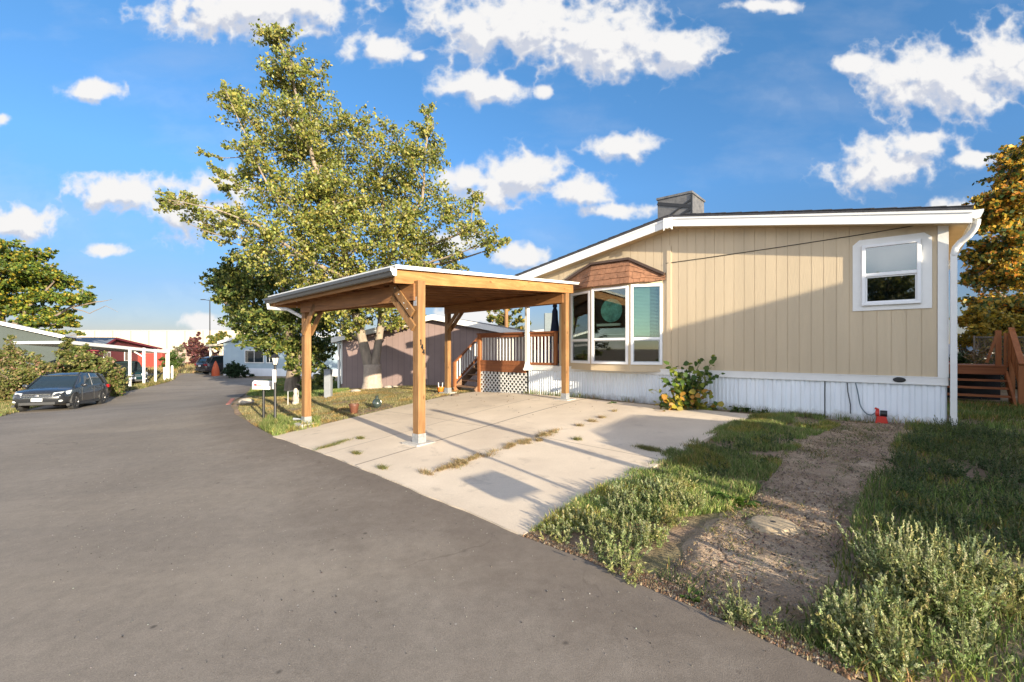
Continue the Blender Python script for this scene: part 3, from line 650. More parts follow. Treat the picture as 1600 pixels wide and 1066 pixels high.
    ringf(g, a, b, c_, d, .055, .021, .075); mid = (c_+d)/2+.0; g.box(a+.055,b-.055,.021,.068,mid-.03,mid+.03); g.build('window_frame', M_trimw, fr_, bevel=.004)
    g = HG(); g.box(a+.056,b-.056,.045,.05,mid+.03,d-.056); g.build('pane', glassmat('green_reflecting_glass', (.30,.42,.36), .16, .03), fr_)
    g = HG(); ringf(g, a+.056,b-.056,c_+.056,mid-.031,.022,.022,.042); g.build('sash', M_trimw, fr_)
    g = HG(); g.box(a+.079,b-.079,.032,.036,c_+.079,mid-.054); g.build('pane', M_glassd, fr_)
    g = HG(); g.box(a+.056,b-.056,.0205,.026,mid+.03,d-.056); g.build('blind', M_blind, fr_)
    g = HG(); g.box(a+.079,b-.079,.0205,.024,c_+.079,mid-.054); g.build('insect_screen', simple('screen_grey', (.17,.19,.18), .8, var=.1), fr_)
    # bay window
    P0, P1, P2, P3 = (4.98,.0), (5.66,.36), (6.745,.36), (7.62,.0)
    zb, ztp = .80, 2.93; bay = HG()
    bay.add([(x,y,z) for z in (zb-.02,zb+.07) for x,y in (P0,P1,P2,P3)], [(0,1,2,3),(7,6,5,4),(0,4,5,1),(1,5,6,2),(2,6,7,3),(3,7,4,0)])
    hd = HG(); hd.add([(x,y,z) for z in (ztp-.0,ztp+.06) for x,y in (P0,P1,P2,P3)], [(0,1,2,3),(7,6,5,4),(0,4,5,1),(1,5,6,2),(2,6,7,3),(3,7,4,0)])
    by = bay.build('bay_window', M_siding, home); hd.build('bay_head', M_siding, by)
    def panel(pa, pb, zlo, zhi, fw, kind):
        pa = np.array(pa); pb = np.array(pb); d = (pb-pa)/np.linalg.norm(pb-pa); nrm = np.array([-d[1], d[0]])
        if nrm[1] < 0: nrm = -nrm
        Lw = np.linalg.norm(pb-pa)
        Mloc = np.eye(4); Mloc[:3,0] = (d[0],d[1],0); Mloc[:3,1] = (nrm[0],nrm[1],0); Mloc[:3,3] = (pa[0],pa[1],0)
        MM = HF @ Mloc
        q = lambda: G(MM)
        g = q(); g.box(0,Lw,-.03,.0,.87,zlo); g.box(0,Lw,-.03,0,zhi,ztp); g.box(0,fw[0],-.03,0,zlo,zhi); g.box(Lw-fw[1],Lw,-.03,0,zlo,zhi); g.build('bay_wall', M_siding, by)
        a, b = fw[0], Lw-fw[1]
        g = q(); ringf(g, a, b, zlo, zhi, .06, -.03, .035); mz = zlo+(zhi-zlo)*.325; g.box(a+.06,b-.06,-.02,.03,mz-.03,mz+.03); fr2 = g.build('window_frame', M_trimw, by, bevel=.004)
        g = q(); g.box(a+.061,b-.061,.0,.005,mz+.031,zhi-.061); g.build('pane', M_glass, fr2)
        g = q(); ringf(g, a+.061,b-.061,zlo+.061,mz-.031,.02,-.018,.004); g.build('sash', M_galv, fr2)
        g = q(); g.box(a+.082,b-.082,-.01,-.006,zlo+.082,mz-.052); g.build('pane', M_glassd, fr2)
        if kind == 'blind':
            g = q(); z = mz+.08
            while z < zhi-.07: g.hexa([(a+.065,-.055,z),(b-.065,-.055,z),(b-.065,-.03,z+.013),(a+.065,-.03,z+.013)],[(a+.065,-.055,z+.003),(b-.065,-.055,z+.003),(b-.065,-.03,z+.016),(a+.065,-.03,z+.016)]); z += .034
            g.box(a+.065,b-.065,-.075,-.07,mz+.06,zhi-.06); g.build('blind', M_blind, fr2)
        if kind == 'disc':
            g = q(); cx = a+(b-a)*.5; cz = mz+(zhi-mz)*.56; g.lathe([(.001,-.099),(.30,-.099),(.30,-.094),(.001,-.094)], (cx,0,cz), 40, 'y'); g.build('round_hanging', simple('mottled_teal', (.22,.50,.46), .7, var=.55, scale=7), fr2)
            g = q(); g.box(a+.05,b-.3,-.06,-.05,mz+.12,mz+.125); g.box(a+.25,b-.12,-.12,-.04,mz+.34,mz+.40); g.build('shelf', M_white, fr2)
        return MM
    panel(P0, P1, .95, 2.93-.02, (.0,.03), 'blind'); panel(P1, P2, .95, 2.89, (.03,.03), 'disc'); panel(P2, P3, .95, 2.86, (.03,.06), None)
    g = HG(); g.add([(x,y,z) for z in (.9,2.9) for x,y in ((5.05,.005),(5.68,.2),(6.72,.2),(7.5,.005))], [(0,4,5,1),(1,5,6,2),(2,6,7,3)]); g.build('dark_curtain', M_dark, by)
    g = HG(); off = .06
    E = [(4.90,.02,3.0),(5.63,.46,2.93),(6.775,.46,2.93),(7.75,.02,2.93)]; T = [(4.90,.02,3.10),(5.81,.035,3.58),(6.9,.035,3.58),(7.75,.02,3.2)]
    def shingles(e0,e1,t0,t1,rows):
        e0,e1,t0,t1 = map(np.array,(e0,e1,t0,t1)); nr = np.cross(e1-e0,t0-e0); nr = nr/np.linalg.norm(nr); 
        if nr[1] < 0: nr = -nr
        for r in range(rows):
            f0, f1 = r/rows, min(1,(r+1.25)/rows); x = random.random()*.08
            Lr = np.linalg.norm(e1-e0)
            k0 = -x
            while k0 < Lr:
                wd = random.choice([.11,.15,.2,.24]); a_, b_ = max(0,k0)/Lr, min(Lr,k0+wd-.006)/Lr; k0 += wd
                if b_-a_ < .01: continue
                J = random.uniform(-.012,.012)/max(.2,np.linalg.norm(t0-e0))
                lo = lambda s: (e0+(e1-e0)*s)*(1-f0-J)+(t0+(t1-t0)*s)*(f0+J)
                hi = lambda s: (e0+(e1-e0)*s)*(1-f1)+(t0+(t1-t0)*s)*f1
                p = [lo(a_),lo(b_),hi(b_),hi(a_)]; th = .008+random.random()*.010
                g.hexa([p[0],p[1],p[2],p[3]],[p[0]+nr*(th+.012),p[1]+nr*(th+.012),p[2]+nr*.004,p[3]+nr*.004])
    shingles(E[0],E[1],T[0],T[1],4); shingles(E[1],E[2],T[1],T[2],4); shingles(E[2],E[3],T[2],T[3],4)
    g.add([*E,*T,(4.9,.0,2.93),(7.75,0,2.93)], [(0,1,5,4),(1,2,6,5),(2,3,7,6)]); 
    g.add([E[0],E[1],E[2],E[3]], [(0,1,2,3)])
    g.build('bay_roof', None or M_cedshade, by, recalc=False)
    g = HG()
    for a,b in ((T[0],T[1]),(T[1],T[2]),(T[2],T[3])): a = np.array(a); b = np.array(b); g.beam(a+[0,.035,.03],b+[0,.035,.03],.11,.06)
    g.build('bay_roof_cap', M_brown, by)
    # porch
    g = HG(); g.box(8.0,W-.02,-3,-.03,.75,.85); g.build('porch_floor', M_conc, home)
    g = HG(); x, y = W-.02, .06
    g.box(x-.05,x+.05,y-.05,y+.05,.86,3.0); g.lathe([(.17,0),(.17,.05),(.13,.09),(.10,.2),(.075,.24)], (x,y,.70), 4); g.build('porch_post', M_white, home)
M_cedshade = M_cedar
house()
g = HG(); 
g.box(4.98,5.94,-3.05,-2.0,4.1,5.62); g.box(4.95,5.97,-3.08,-1.97,5.621,5.68)
M_tarp = simple('tarpaulin', (.12,.115,.11), .38, var=.35, scale=6, bump=1.0, bscale=7)
solo(g, 'evaporative_cooler', M_tarp, K+U*5.4+V*-2.5+np.array([0,0,4.2]), 'dark tarpaulin wrapped box shaped cooler on the ridge of the tan home', 'roof cooler', ax=U)
cooler = bpy.data.objects['evaporative_cooler']
for a_, b_, w_ in [((4.98,-1.985,5.2),(5.94,-1.985,4.75),.07),((4.98,-1.985,5.25),(5.94,-1.985,5.52),.09),((4.98,-1.984,4.95),(5.94,-1.984,5.0),.05),((4.98,-1.984,5.45),(5.6,-1.984,5.1),.04),((4.968,-2.0,4.95),(4.968,-3.05,4.98),.02),((4.97,-1.98,4.4),(4.97,-1.98,5.6),.05)]:
    g = HG(); g.beam(a_, b_, .02, w_); g.build('strap', M_black, cooler)

# ------------------------------------------------------------------ wooden deck beside the porch
def deck():
    t = empty('deck', frame(K+U*10.2+V*-1.2+np.array([0,0,-.1]), U), 'brown stained raised deck with white lattice and balusters at the left end of the home', 'deck')
    u0, u1 = 9.2, 11.22; zf = .9
    g = HG(); k = -.05
    while k > -2.6: g.box(u0,u1,k-.135,k,zf-.03,zf); k -= .14
    g.build('floor', M_deck, t)
    g = HG(); g.box(u0,u1-.13,.0,.04,zf-.29,zf-.075); g.box(u0,u1-.13,.0,.05,zf-.072,zf+.07); g.box(u1-.04,u1,-2.6,-.02,zf-.25,zf-.03); g.build('fascia', M_deck, t)
    def post(u, v, z0, z1, w=.12):
        g = HG(); g.box(u-w/2,u+w/2,v-w/2,v+w/2,z0,z1); g.build('post', M_deckz, t, bevel=.006)
    post(u1-.06,.0,-.15,1.80); post(u1-.06,-2.55,-.3,1.8); post(8.15,-.05,.86,1.84,.09); 
    for bx in ((9.28,u1+.02,-.06,.075,1.80,1.845),(8.08,9.06,-.09,.03,1.80,1.845),(u1-.12,u1,-2.6,-.07,1.8,1.845)): g = HG(); g.box(*bx); g.build('top_rail', M_deck, t)
    for bx in ((9.28,u1-.12,-.01,.03,1.70,1.799),(8.2,9.06,-.05,-.01,1.70,1.799),(8.1,9.06,-.07,.0,.862,.93)): g = HG(); g.box(*bx); g.build('lower_rail', M_deck, t)
    k = 0
    for a, b, y in ((9.36,u1-.16,-.03),(8.24,9.02,-.03)):
        n = int((b-a)/.125)
        for i in range(n+1):
            u = a+(b-a)*i/n; g = HG(); g.box(u-.018,u+.018,y-.019,y+.019,.93 if a < 9 else zf+.0,1.78); g.build('baluster', M_white, t)
    # lattice
    g = HG(); z0, z1 = -.22, zf-.30; a, b = 9.16, u1-.12; w = .036; st = .155
    def clip_strip(x, s, y0, y1):
        # centre line z = z0 + s*(u-x)
        ua, ub = (x, x+(z1-z0)) if s > 0 else (x-(z1-z0), x)
        ua2, ub2 = max(a, ua), min(b, ub)
        if ub2-ua2 < .02: return
        f = lambda u: z0+(u-x) if s > 0 else z0+(x-u)
        h = w*.707; g.add([(ua2,y0,f(ua2)-h),(ub2,y0,f(ub2)-h),(ub2,y0,f(ub2)+h),(ua2,y0,f(ua2)+h),(ua2,y1,f(ua2)-h),(ub2,y1,f(ub2)-h),(ub2,y1,f(ub2)+h),(ua2,y1,f(ua2)+h)],[(0,3,2,1),(4,5,6,7),(0,1,5,4),(1,2,6,5),(2,3,7,6),(3,0,4,7)])
    x = a-1.2
    while x < b+1.2: clip_strip(x, 1, .006, .014); clip_strip(x, -1, .015, .023); x += st
    g.build('lattice', M_white, t)
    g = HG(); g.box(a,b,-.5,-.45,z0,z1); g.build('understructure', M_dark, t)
    # stairs climbing away from the driveway
    s0, s1 = u1+.02, u1+1.05; base = -.12
    for i in range(4):
        g = HG(); z = base+.19*(i+1); y = .05-.27*i; g.box(s0,s1,y-.27,y+.02,z-.04,z); g.build('step', M_stair, t)
    for u in (s0-.0, s1): 
        g = HG(); g.beam((u,.12,base+.02),(u,-1.1,base+.9),.045,.24); g.build('stringer', M_stair, t)
    g = HG(); g.beam((s1+.02,.10,base+.98),(s1+.02,-1.15,base+1.93),.09,.045); g.beam((s1+.02,.10,base+.30),(s1+.02,-1.15,base+1.2),.04,.07); g.build('stair_rail', M_deck, t)
    g = HG(); g.box(s1-.03,s1+.06,.05,.14,base,base+1.0); g.build('post', M_deckz, t); g = HG(); g.box(s1-.03,s1+.06,-1.2,-1.1,base,base+2.0); g.build('post', M_deckz, t)
    for i in range(9):
        y = -.02-i*.125; zz = base+.33+(.1-y)*.76; g = HG(); g.box(s1+.0,s1+.035,y-.018,y+.018,zz,zz+.62); g.build('baluster', M_white, t)
    g = HG(); g.box(u1+.0,s1+.1,-2.6,-1.1,.62,.66); g.build('landing', M_stair, t)
deck()
# umbrella, chair and cushion on the porch
def porch_things():
    b = pt(867,545,14.1); b = np.array([b[0],b[1],.9]); 
    t = empty('patio_umbrella', frame(b,(1,0)), 'closed navy blue patio umbrella standing behind the porch railing', 'umbrella')
    M_n = simple('navy_fabric', (.012,.03,.085), .8, var=.3, scale=5, bump=.5, bscale=10)
    g = G(); g.tube([b,b+[0,0,2.0]], .02, 8); g.build('pole', M_galv, t)
    g = G(); prof = [(.02,1.95),(.05,1.9),(.075,1.75),(.05,1.7),(.09,1.6),(.10,1.35),(.13,1.1),(.17,.85),(.20,.62),(.12,.6)]
    g.lathe(prof, b, 9); g.build('canopy', M_n, t, smooth=True)
    g = G(); g.lathe([(.2,0),(.2,.05),(.05,.08),(.04,.25)], b, 14); g.build('base', M_black, t)
    c = pt(846,545,14.9); c[2] = .9
    t = empty('outdoor_chair', frame(c,(1,0)), 'red fabric folding chair seen through the porch balusters', 'chair')
    M_r = simple('red_fabric', (.35,.035,.045), .8)
    g = G(frame(c,(1,0))); g.box(-.28,.28,.2,.26,.42,.95); g.build('backrest', M_r, t, bevel=.02)
    g = G(frame(c,(1,0))); g.box(-.28,.28,-.25,.2,.38,.44); g.build('seat', M_r, t, bevel=.02)
    for x in (-.27,.27):
        for y in (-.22,.2): g = G(frame(c,(1,0))); g.box(x-.015,x+.015,y-.015,y+.015,0,.4); g.build('leg', M_black, t)
    c = pt(858,545,14.4); c[2] = .9; g = G(frame(c,(1,.3))); g.box(-.3,.3,-.2,.2,0,.36); g.box(-.32,.32,-.22,.22,.361,.40)
    solo(g, 'storage_bin', simple('purple_plastic', (.22,.12,.26), .5), c, 'purple storage bin beside the red chair on the porch', 'bin', bevel=.02)
porch_things()

# ------------------------------------------------------------------ new cedar carport
def carport():
    B2 = gp(-1.55,7.6); B3 = gp(1.373,11.76); B1 = gp(-4.62,10.23); B4 = gp(-2.07,14.7)
    t = empty('carport', frame(gp(*(np.mean([B1,B2,B3,B4],axis=0)[:2])), U), 'open carport of new honey coloured cedar posts and beams over the concrete driveway', 'carport')
    hw = .075; ztop = [2.12, 2.12, 2.50, 2.50]
    def q(p): M = np.array(HF); M = M.copy(); M[:3,3] = (p[0],p[1],0); return G(M)
    zt = {1:2.45,2:2.47,3:2.80,4:2.72}
    for k, B in ((1,B1),(2,B2),(3,B3),(4,B4)):
        g = q(B); g.box(-hw,hw,-hw,hw,B[2]+.17,zt[k]); p = g.build('post', M_wz, t, bevel=.006)
        g = q(B); g.box(-hw-.006,hw+.006,-hw-.006,hw+.006,B[2]+.03,B[2]+.19); g.build('post_base', M_galv, p)
        g = q(B); g.box(-.2,.2,-.2,.2,B[2]-.05,B[2]+.045); g.build('footing', M_conc, p)
    up = np.array([0,0,1.])
    def P2d(a, b, s): return a+(b-a)*s
    # headers along the road side and the house side, between the posts
    def header(Ba, Bb, zb_a, zb_b, ext0, ext1, h=.28):
        a = np.array([Ba[0],Ba[1],zb_a+h/2]); b = np.array([Bb[0],Bb[1],zb_b+h/2]); d = (b-a)/np.linalg.norm(b-a); n = np.cross(d, up)
        for s in (-1, 1):
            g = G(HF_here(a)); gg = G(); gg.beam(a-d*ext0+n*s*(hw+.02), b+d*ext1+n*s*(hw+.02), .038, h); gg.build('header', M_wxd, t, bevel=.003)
    def HF_here(a): return np.eye(4)
    header(B2, B1, 2.14, 2.14, .0, .05); header(B3, B4, 2.52, 2.46, .0, .05, .26)
    # side beams, rafters and boards
    Rc = {'c2': (6.70,6.42,2.66), 'c1': (11.66,6.36,2.55), 'c3': (7.10,.62,3.07), 'c4': (12.05,.55,2.98)}
    c = {k: K+U*a+V*b+up*z for k,(a,b,z) in Rc.items()}
    def roofp(s, r, dz=0): # s: 0 right .. 1 left, r: 0 road .. 1 house
        return (c['c2']*(1-s)+c['c1']*s)*(1-r)+(c['c3']*(1-s)+c['c4']*s)*r+up*dz
    for s_, nm in [(0.008,'rim_beam'),(0.992,'rim_beam')]:
        g = G(); g.beam(roofp(s_,0,-.155), roofp(s_,1,-.155), .04, .235); g.build(nm, M_wy, t, bevel=.003)
    for r_ in (0.006, .994):
        g = G(); g.beam(roofp(.016,r_,-.155), roofp(.984,r_,-.155), .04, .235 if r_ > .5 else .16); g.build('rim_beam', M_wx, t, bevel=.003)
    for i in range(1, 12):
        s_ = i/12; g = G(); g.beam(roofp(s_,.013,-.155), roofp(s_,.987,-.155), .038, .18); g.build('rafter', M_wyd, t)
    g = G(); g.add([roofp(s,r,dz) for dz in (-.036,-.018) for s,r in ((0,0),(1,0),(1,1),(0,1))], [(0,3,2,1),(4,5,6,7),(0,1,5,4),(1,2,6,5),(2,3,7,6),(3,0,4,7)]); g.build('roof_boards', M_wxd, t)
    g = G(); e = .012
    g.add([roofp(s,r,dz) for dz in (-.017,.008) for s,r in ((-e,-e*.5),(1+e,-e*.5),(1+e,1+e*3),(-e,1+e*3))], [(0,3,2,1),(4,5,6,7),(0,1,5,4),(1,2,6,5),(2,3,7,6),(3,0,4,7)])
    g.beam(roofp(-.009,-.005,-.02), roofp(-.009,1.03,-.02), .012, .06); g.build('roof_sheet', M_roofmetal, t)
    for i in range(9):
        s_ = .04+i*.115
    # gutter along the road edge
    d = unit(c['c1']-c['c2']); n = np.cross(d, up); n = n if n@V > 0 else -n
    a, b = roofp(-.01,0,-.05), roofp(1.012,0,-.06)
    prof = [(0,0),(0,-.11),(.03,-.125),(.075,-.115),(.095,-.06),(.115,-.05),(.118,0),(.10,0),(.085,-.05),(.07,-.10),(.03,-.112),(.012,-.1),(.012,0)]
    gg = G(); pts = [a+n*(x+.012)+up*z for x,z in prof]+[b+n*(x+.012)+up*z for x,z in prof]; m_ = len(prof)
    gg.add(pts, [(i,(i+1)%m_,m_+(i+1)%m_,m_+i) for i in range(m_)]+[tuple(range(m_))[::-1], tuple(range(m_,2*m_))]); gg.build('gutter', M_gutg, t)
    gg = G(); gg.add([a-d*.006+n*(x+.012)+up*z for x,z in prof[:7]]+[a-d*.001+n*(x+.012)+up*z for x,z in prof[:7]], [tuple(range(7)),tuple(range(13,6,-1))]+[(i,(i+1)%7,7+(i+1)%7,7+i) for i in range(7)]); gg.build('gutter_end', M_roofmetal, t)
    e0 = b+n*.06+up*-.12-d*.10
    g = G(); top = np.array([B1[0],B1[1],2.0])+d*.09+n*.02
    g.tube([e0, e0+up*-.10, e0*.45+top*.55+up*.07, top+up*.04, top-up*.14], .04, 8); g.build('downspout', M_roofmetal, t)
    g = G(); lo = top-up*.1; g.tube([lo, np.array([lo[0],lo[1],B1[2]+.12]), np.array([lo[0],lo[1],B1[2]+.08])+d*.5], .035, 8); g.build('downspout_pipe', M_roofmetal, t)
    # knee braces
    def brace(B, dirv, zb, ln=.62):
        B = np.array([B[0],B[1],0]); dd = unit(np.array(dirv)); side = unit(np.cross(dd, up))
        for s in (-1,1):
            g = G(); p = B+dd*.02+up*(zb-ln)+side*s*(hw+.02); q_ = B+dd*(ln)+up*(zb-.03)+side*s*(hw+.02)
            g.beam(p, q_, .038, .13); g.build('brace', M_wz, t, bevel=.003)
    e12 = unit(B1-B2); e34 = unit(B4-B3); e23 = unit(B3-B2); e14 = unit(B4-B1)
    brace(B2, e12, 2.30); brace(B1, -e12, 2.30)
    brace(B4, -e34, 2.56)
    brace(B2, -e12*0+e23, 2.40, .4) if False else None
    g = q(B1); g.box(-.10,.10,-.1,.1,1.86,2.15) if False else None
    # front brace seen on the road side: V on post 2
    g = G(); p = np.array([B2[0],B2[1],1.92])-U*0+V*.0; g.beam(p+V*.115-U*.0+e12*.02, np.array([B2[0],B2[1],2.5])+V*.115+e12*.62, .038, .14); g.build('brace', M_wz, t, bevel=.003)
    g = q(B2); g.box(-.03,.05,hw+.001,hw+.006,2.05,2.2); g.build('bracket', M_galv, t)
    # bolts
    for zz in (2.0,2.1,2.26,2.38):
        for B in (B1,B2): g = G(); g.ball(np.array([B[0],B[1],zz])+V*(hw+.137)+e12*((zz-1.95)*.9 if B is B2 else 0)*1.0, .013, 6, 4); g.build('bolt', M_galv, t)
    # house number on the sunlit face of the near post, stepping down to the right
    def digit(g, M_, ch, cx, cz, h):
        w = h*.5; S_ = {'1': [((-.25,.30),(.0,.5)),((.0,.5),(.0,-.5))], '4': [((.12,-.5),(.12,.5)),((.12,.5),(-.5,-.15)),((-.5,-.15),(.42,-.15))]}[ch]
        for (x0,z0),(x1,z1) in S_: g.beam(M_(cx+x0*w*1.1,cz+z0*h), M_(cx+x1*w*1.1,cz+z1*h), .012, .018, up=tuple(-U))
    g = G(); face = lambda a_, z_: np.array([B2[0],B2[1],z_])-U*(hw+.008)-V*a_
    digit(g, face, '1', -.03, 1.445, .09); digit(g, face, '4', .0, 1.368, .085); digit(g, face, '4', .03, 1.285, .085)
    g.build('house_number', M_black, t)
    return B1, B2, B3, B4
CP = carport()
# ------------------------------------------------------------------ trees
def curve(p, q, sag=.12, n=7, rnd=.05):
    p = np.array(p, float); q = np.array(q, float); L_ = np.linalg.norm(q-p); m = (p+q)/2 + np.array([0,0,-sag*L_]) + rng.normal(0, rnd*L_, 3)*np.array([1,1,.4])
    t = np.linspace(0,1,n)[:,None]; return (1-t)**2*p+2*t*(1-t)*m+t**2*q
def tree(name, base, label, clumps, trunk, pal, wts, nleaf, lsize, bark, group=None, r0=.3, twig=True, spread=1.0, flat=.8, dens=1.0, droop=.0, bare=0, trunkname='trunk', crownname='crown', depthj=1.0):
    """clumps: [(centre xyz, radius)]; trunk: polylines [(points, r_start, r_end)]"""
    M = frame(base, (1,0)); t = empty(name, M, label, 'tree' if 'bush' not in name and 'shrub' not in name else 'shrub', group)
    g = G(); tp = []
    for pts, ra, rb in trunk:
        pts = [np.array(p, float) for p in pts]
        P = [pts[0]]
        for a, b in zip(pts[:-1], pts[1:]):
            for s in (1/3, 2/3, 1): P.append(a+(b-a)*s+(rng.normal(0,.015*np.linalg.norm(b-a),3) if s < 1 else 0))
        n = len(P); rr = [ra+(rb-ra)*(i/(n-1))**.85 for i in range(n)]
        g.tube(P, rr, 10)
        for i in range(n): tp.append((P[i], rr[i]))
    TP = np.array([p for p,_ in tp]); TR = np.array([r for _,r in tp])
    tot = sum(r**1.6 for _, r in clumps); cen = []; dr = []
    for c, r in clumps:
        c = np.array(c, float)
        # limb leaves the trunk below the clump
        below = TP[:,2] < c[2]-.15*np.linalg.norm(TP-c, axis=1)
        idx = np.where(below)[0] if below.any() else np.arange(len(TP))
        k = idx[np.argmin(np.linalg.norm(TP[idx]-c, axis=1)+.0*TP[idx,2])]; st = TP[k]
        dd = np.linalg.norm(c-st); lr = min(TR[k]*.7, .018+.020*dd+.012*r)
        cv = curve(st, c, .10, 7); g.tube(cv, np.linspace(lr, .012+.004*r, 7), 6, False)
        m = max(40, int(nleaf*dens*r**1.6/tot)); nt = max(6, int(m/34))
        # twigs radiate from the limb's outer half
        o = cv[rng.integers(3, 7, nt)]; d = unit(rng.normal(size=(nt,3))*np.array([1,1,flat])+np.array([0,0,.25-droop])); ln = r*spread*rng.uniform(.45,1.25,nt)**.8
        e = o+d*ln[:,None]*np.array([1,1,flat]); 
        if twig:
            for i in range(min(nt, 16)): g.tube([o[i], (o[i]+e[i])/2+rng.normal(0,.04*r,3), e[i]], [.011,.008,.004], 4, False)
        m2 = m//nt
        s = (rng.uniform(.2, 1.0, (nt, m2))**.7*1.04)[...,None]
        P = o[:,None]+(e-o)[:,None]*s + rng.normal(0, .045*r+.045, (nt, m2, 3))*np.array([1,1,.8])
        cen.append(P.reshape(-1,3))
        for _ in range(int(bare)):
            dv = unit(rng.normal(size=3)); g.tube([c, c+dv*r*.7, c+dv*r*1.4+rng.normal(0,.1,3)], [.02,.012,.004], 4, False)
    g.build(trunkname, bark, t, smooth=True, recalc=False)
    cen = np.concatenate(cen); n = len(cen)
    dv = unit(rng.normal(size=(n,3))+np.array([0,0,-.4])); sz = lsize*rng.uniform(.6,1.3,n)
    Vv, F = leaves(cen, sz, sz*.72, unit(rng.normal(size=(n,3))+np.array([.5,-.6,.3])), dv)
    col = pick(pal, wts, n)
    mesh_np(crownname, Vv, F, M_leaf, col, t)
    return t
GREEN = [(.15,.18,.035),(.23,.25,.05),(.32,.30,.065),(.43,.36,.09),(.08,.11,.025),(.32,.32,.15)]
def CL(lst, Z, zj=1.0, sc=1.0):
    out = []
    for (px, py, r) in lst:
        z = Z+random.uniform(-1,1)*zj; out.append((pt(px,py,z), r*z/711*sc))
    return out
# the tall tree
b0 = gp(*pt(582,608,18.8)[:2]); 
def big_tree():
    Z = 18.8
    cl = [(418,45,16),(428,70,26),(455,95,32),(430,125,30),(480,150,32),(440,175,42),(372,160,24),(352,140,14),(395,190,34),(500,205,42),(545,190,36),(470,245,46),(545,250,45),(600,210,30),(640,245,34),(668,205,20),(667,175,12),(672,240,24),
          (640,300,45),(585,300,46),(520,320,52),(455,310,46),(400,275,38),(392,232,34),(330,258,14),(318,240,8),(345,290,16),(285,318,22),(262,312,12),(312,345,24),(300,300,8),(360,345,30),(405,372,46),(700,318,34),(738,298,16),(728,355,26),(752,340,12),(755,382,20),(788,380,12),(795,372,6),(680,385,40),(620,370,52),(560,385,52),(490,390,52),(445,420,42),(640,420,36),
          (545,465,32),(590,470,26),(620,500,18),(505,455,34),(530,510,18),(655,505,14),(480,350,40),(700,420,24),(300,352,12),(340,372,14),(600,265,30),(500,110,18),(445,50,12),(520,480,30),(560,500,20),(615,470,34),(650,470,26),(575,440,34),(540,430,34),(480,440,30),(640,345,40),(520,280,40),(560,330,40),(450,230,36),(500,300,36)]
    q = lambda px, py, dz=0: pt(px, py, Z+dz)
    top = np.array([b0[0],b0[1],b0[2]])
    tr = [([top-[0,0,.3], top+[0,0,.25], q(580,575)], .42, .28), ([q(577,575), q(566,530), q(552,470,.2), q(540,400,.3), q(520,330,.2), q(492,260,.1), q(470,180), q(452,110), q(436,60)], .22, .025),
          ([q(585,575), q(592,530,.3), q(598,480,.5), q(600,400,.6), q(598,320,.4), q(585,240,.4)], .20, .035),
          ([q(600,420,.5), q(625,370,.2), q(660,310), q(667,220,-.2), q(668,180,-.2)], .12, .015), ([q(625,390,.4), q(680,380), q(735,360,-.3), q(790,380,-.5)], .09, .015),
          ([q(545,420,.3), q(500,380,-.3), q(440,330,-.8), q(395,240,-1), q(352,140,-1.1)], .09, .010), ([q(545,440), q(470,400,-1), q(400,350,-1.6), q(330,325,-1.9), q(262,312,-2)], .09, .008),
          ([q(520,340,.2), q(505,318,-.5), q(440,300,-1.0), q(385,295,-1.2)], .07, .02)]
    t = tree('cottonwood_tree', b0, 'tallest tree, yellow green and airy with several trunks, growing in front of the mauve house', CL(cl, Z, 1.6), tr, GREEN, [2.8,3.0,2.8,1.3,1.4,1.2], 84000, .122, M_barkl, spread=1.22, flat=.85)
    # sunlit lower trunk put into the colour, ending where the canopy shade begins
    g = G(); g.lathe([(.54,-.15),(.44,.05),(.375,.3),(.355,.75),(.35,1.0),(.30,1.02)], top, 18); g.build('sunlit_trunk_base', simple('painted_sunlit_bark', (.36,.29,.23), .95, var=.2, scale=9, bump=1., bscale=18), t, smooth=True)
big_tree()
def second_tree():
    Z = 23.0; b = gp(*pt(457,588,Z)[:2])
    cl = [(345,440,26),(338,425,14),(368,455,30),(395,440,36),(430,440,38),(365,490,26),(395,490,38),(350,505,12),(380,525,22),(430,495,42),(405,535,24),(440,540,30),(470,480,36),(478,535,34),(500,500,36),(500,560,24),(345,470,22),(420,400,30),(372,410,24),(322,432,10),(455,565,14),(520,540,20),(508,590,16)]
    q = lambda px, py, dz=0: pt(px, py, Z+dz)
    tr = [([b-[0,0,.3], q(458,560), q(452,510), q(440,450)], .42, .12), ([q(462,565), q(478,520), q(490,470)], .22, .06), ([q(455,530), q(410,490), q(365,450)], .16, .04)]
    tree('elm_tree', b, 'lower dark green tree behind the lamp post, left of the tallest tree', CL(cl, Z, 1.6), tr, [(.07,.11,.025),(.12,.16,.035),(.20,.22,.05),(.28,.27,.07),(.045,.075,.02)], [2.2,2.5,2.2,1.6,1.4], 30000, .16, M_bark, flat=.8)
second_tree()
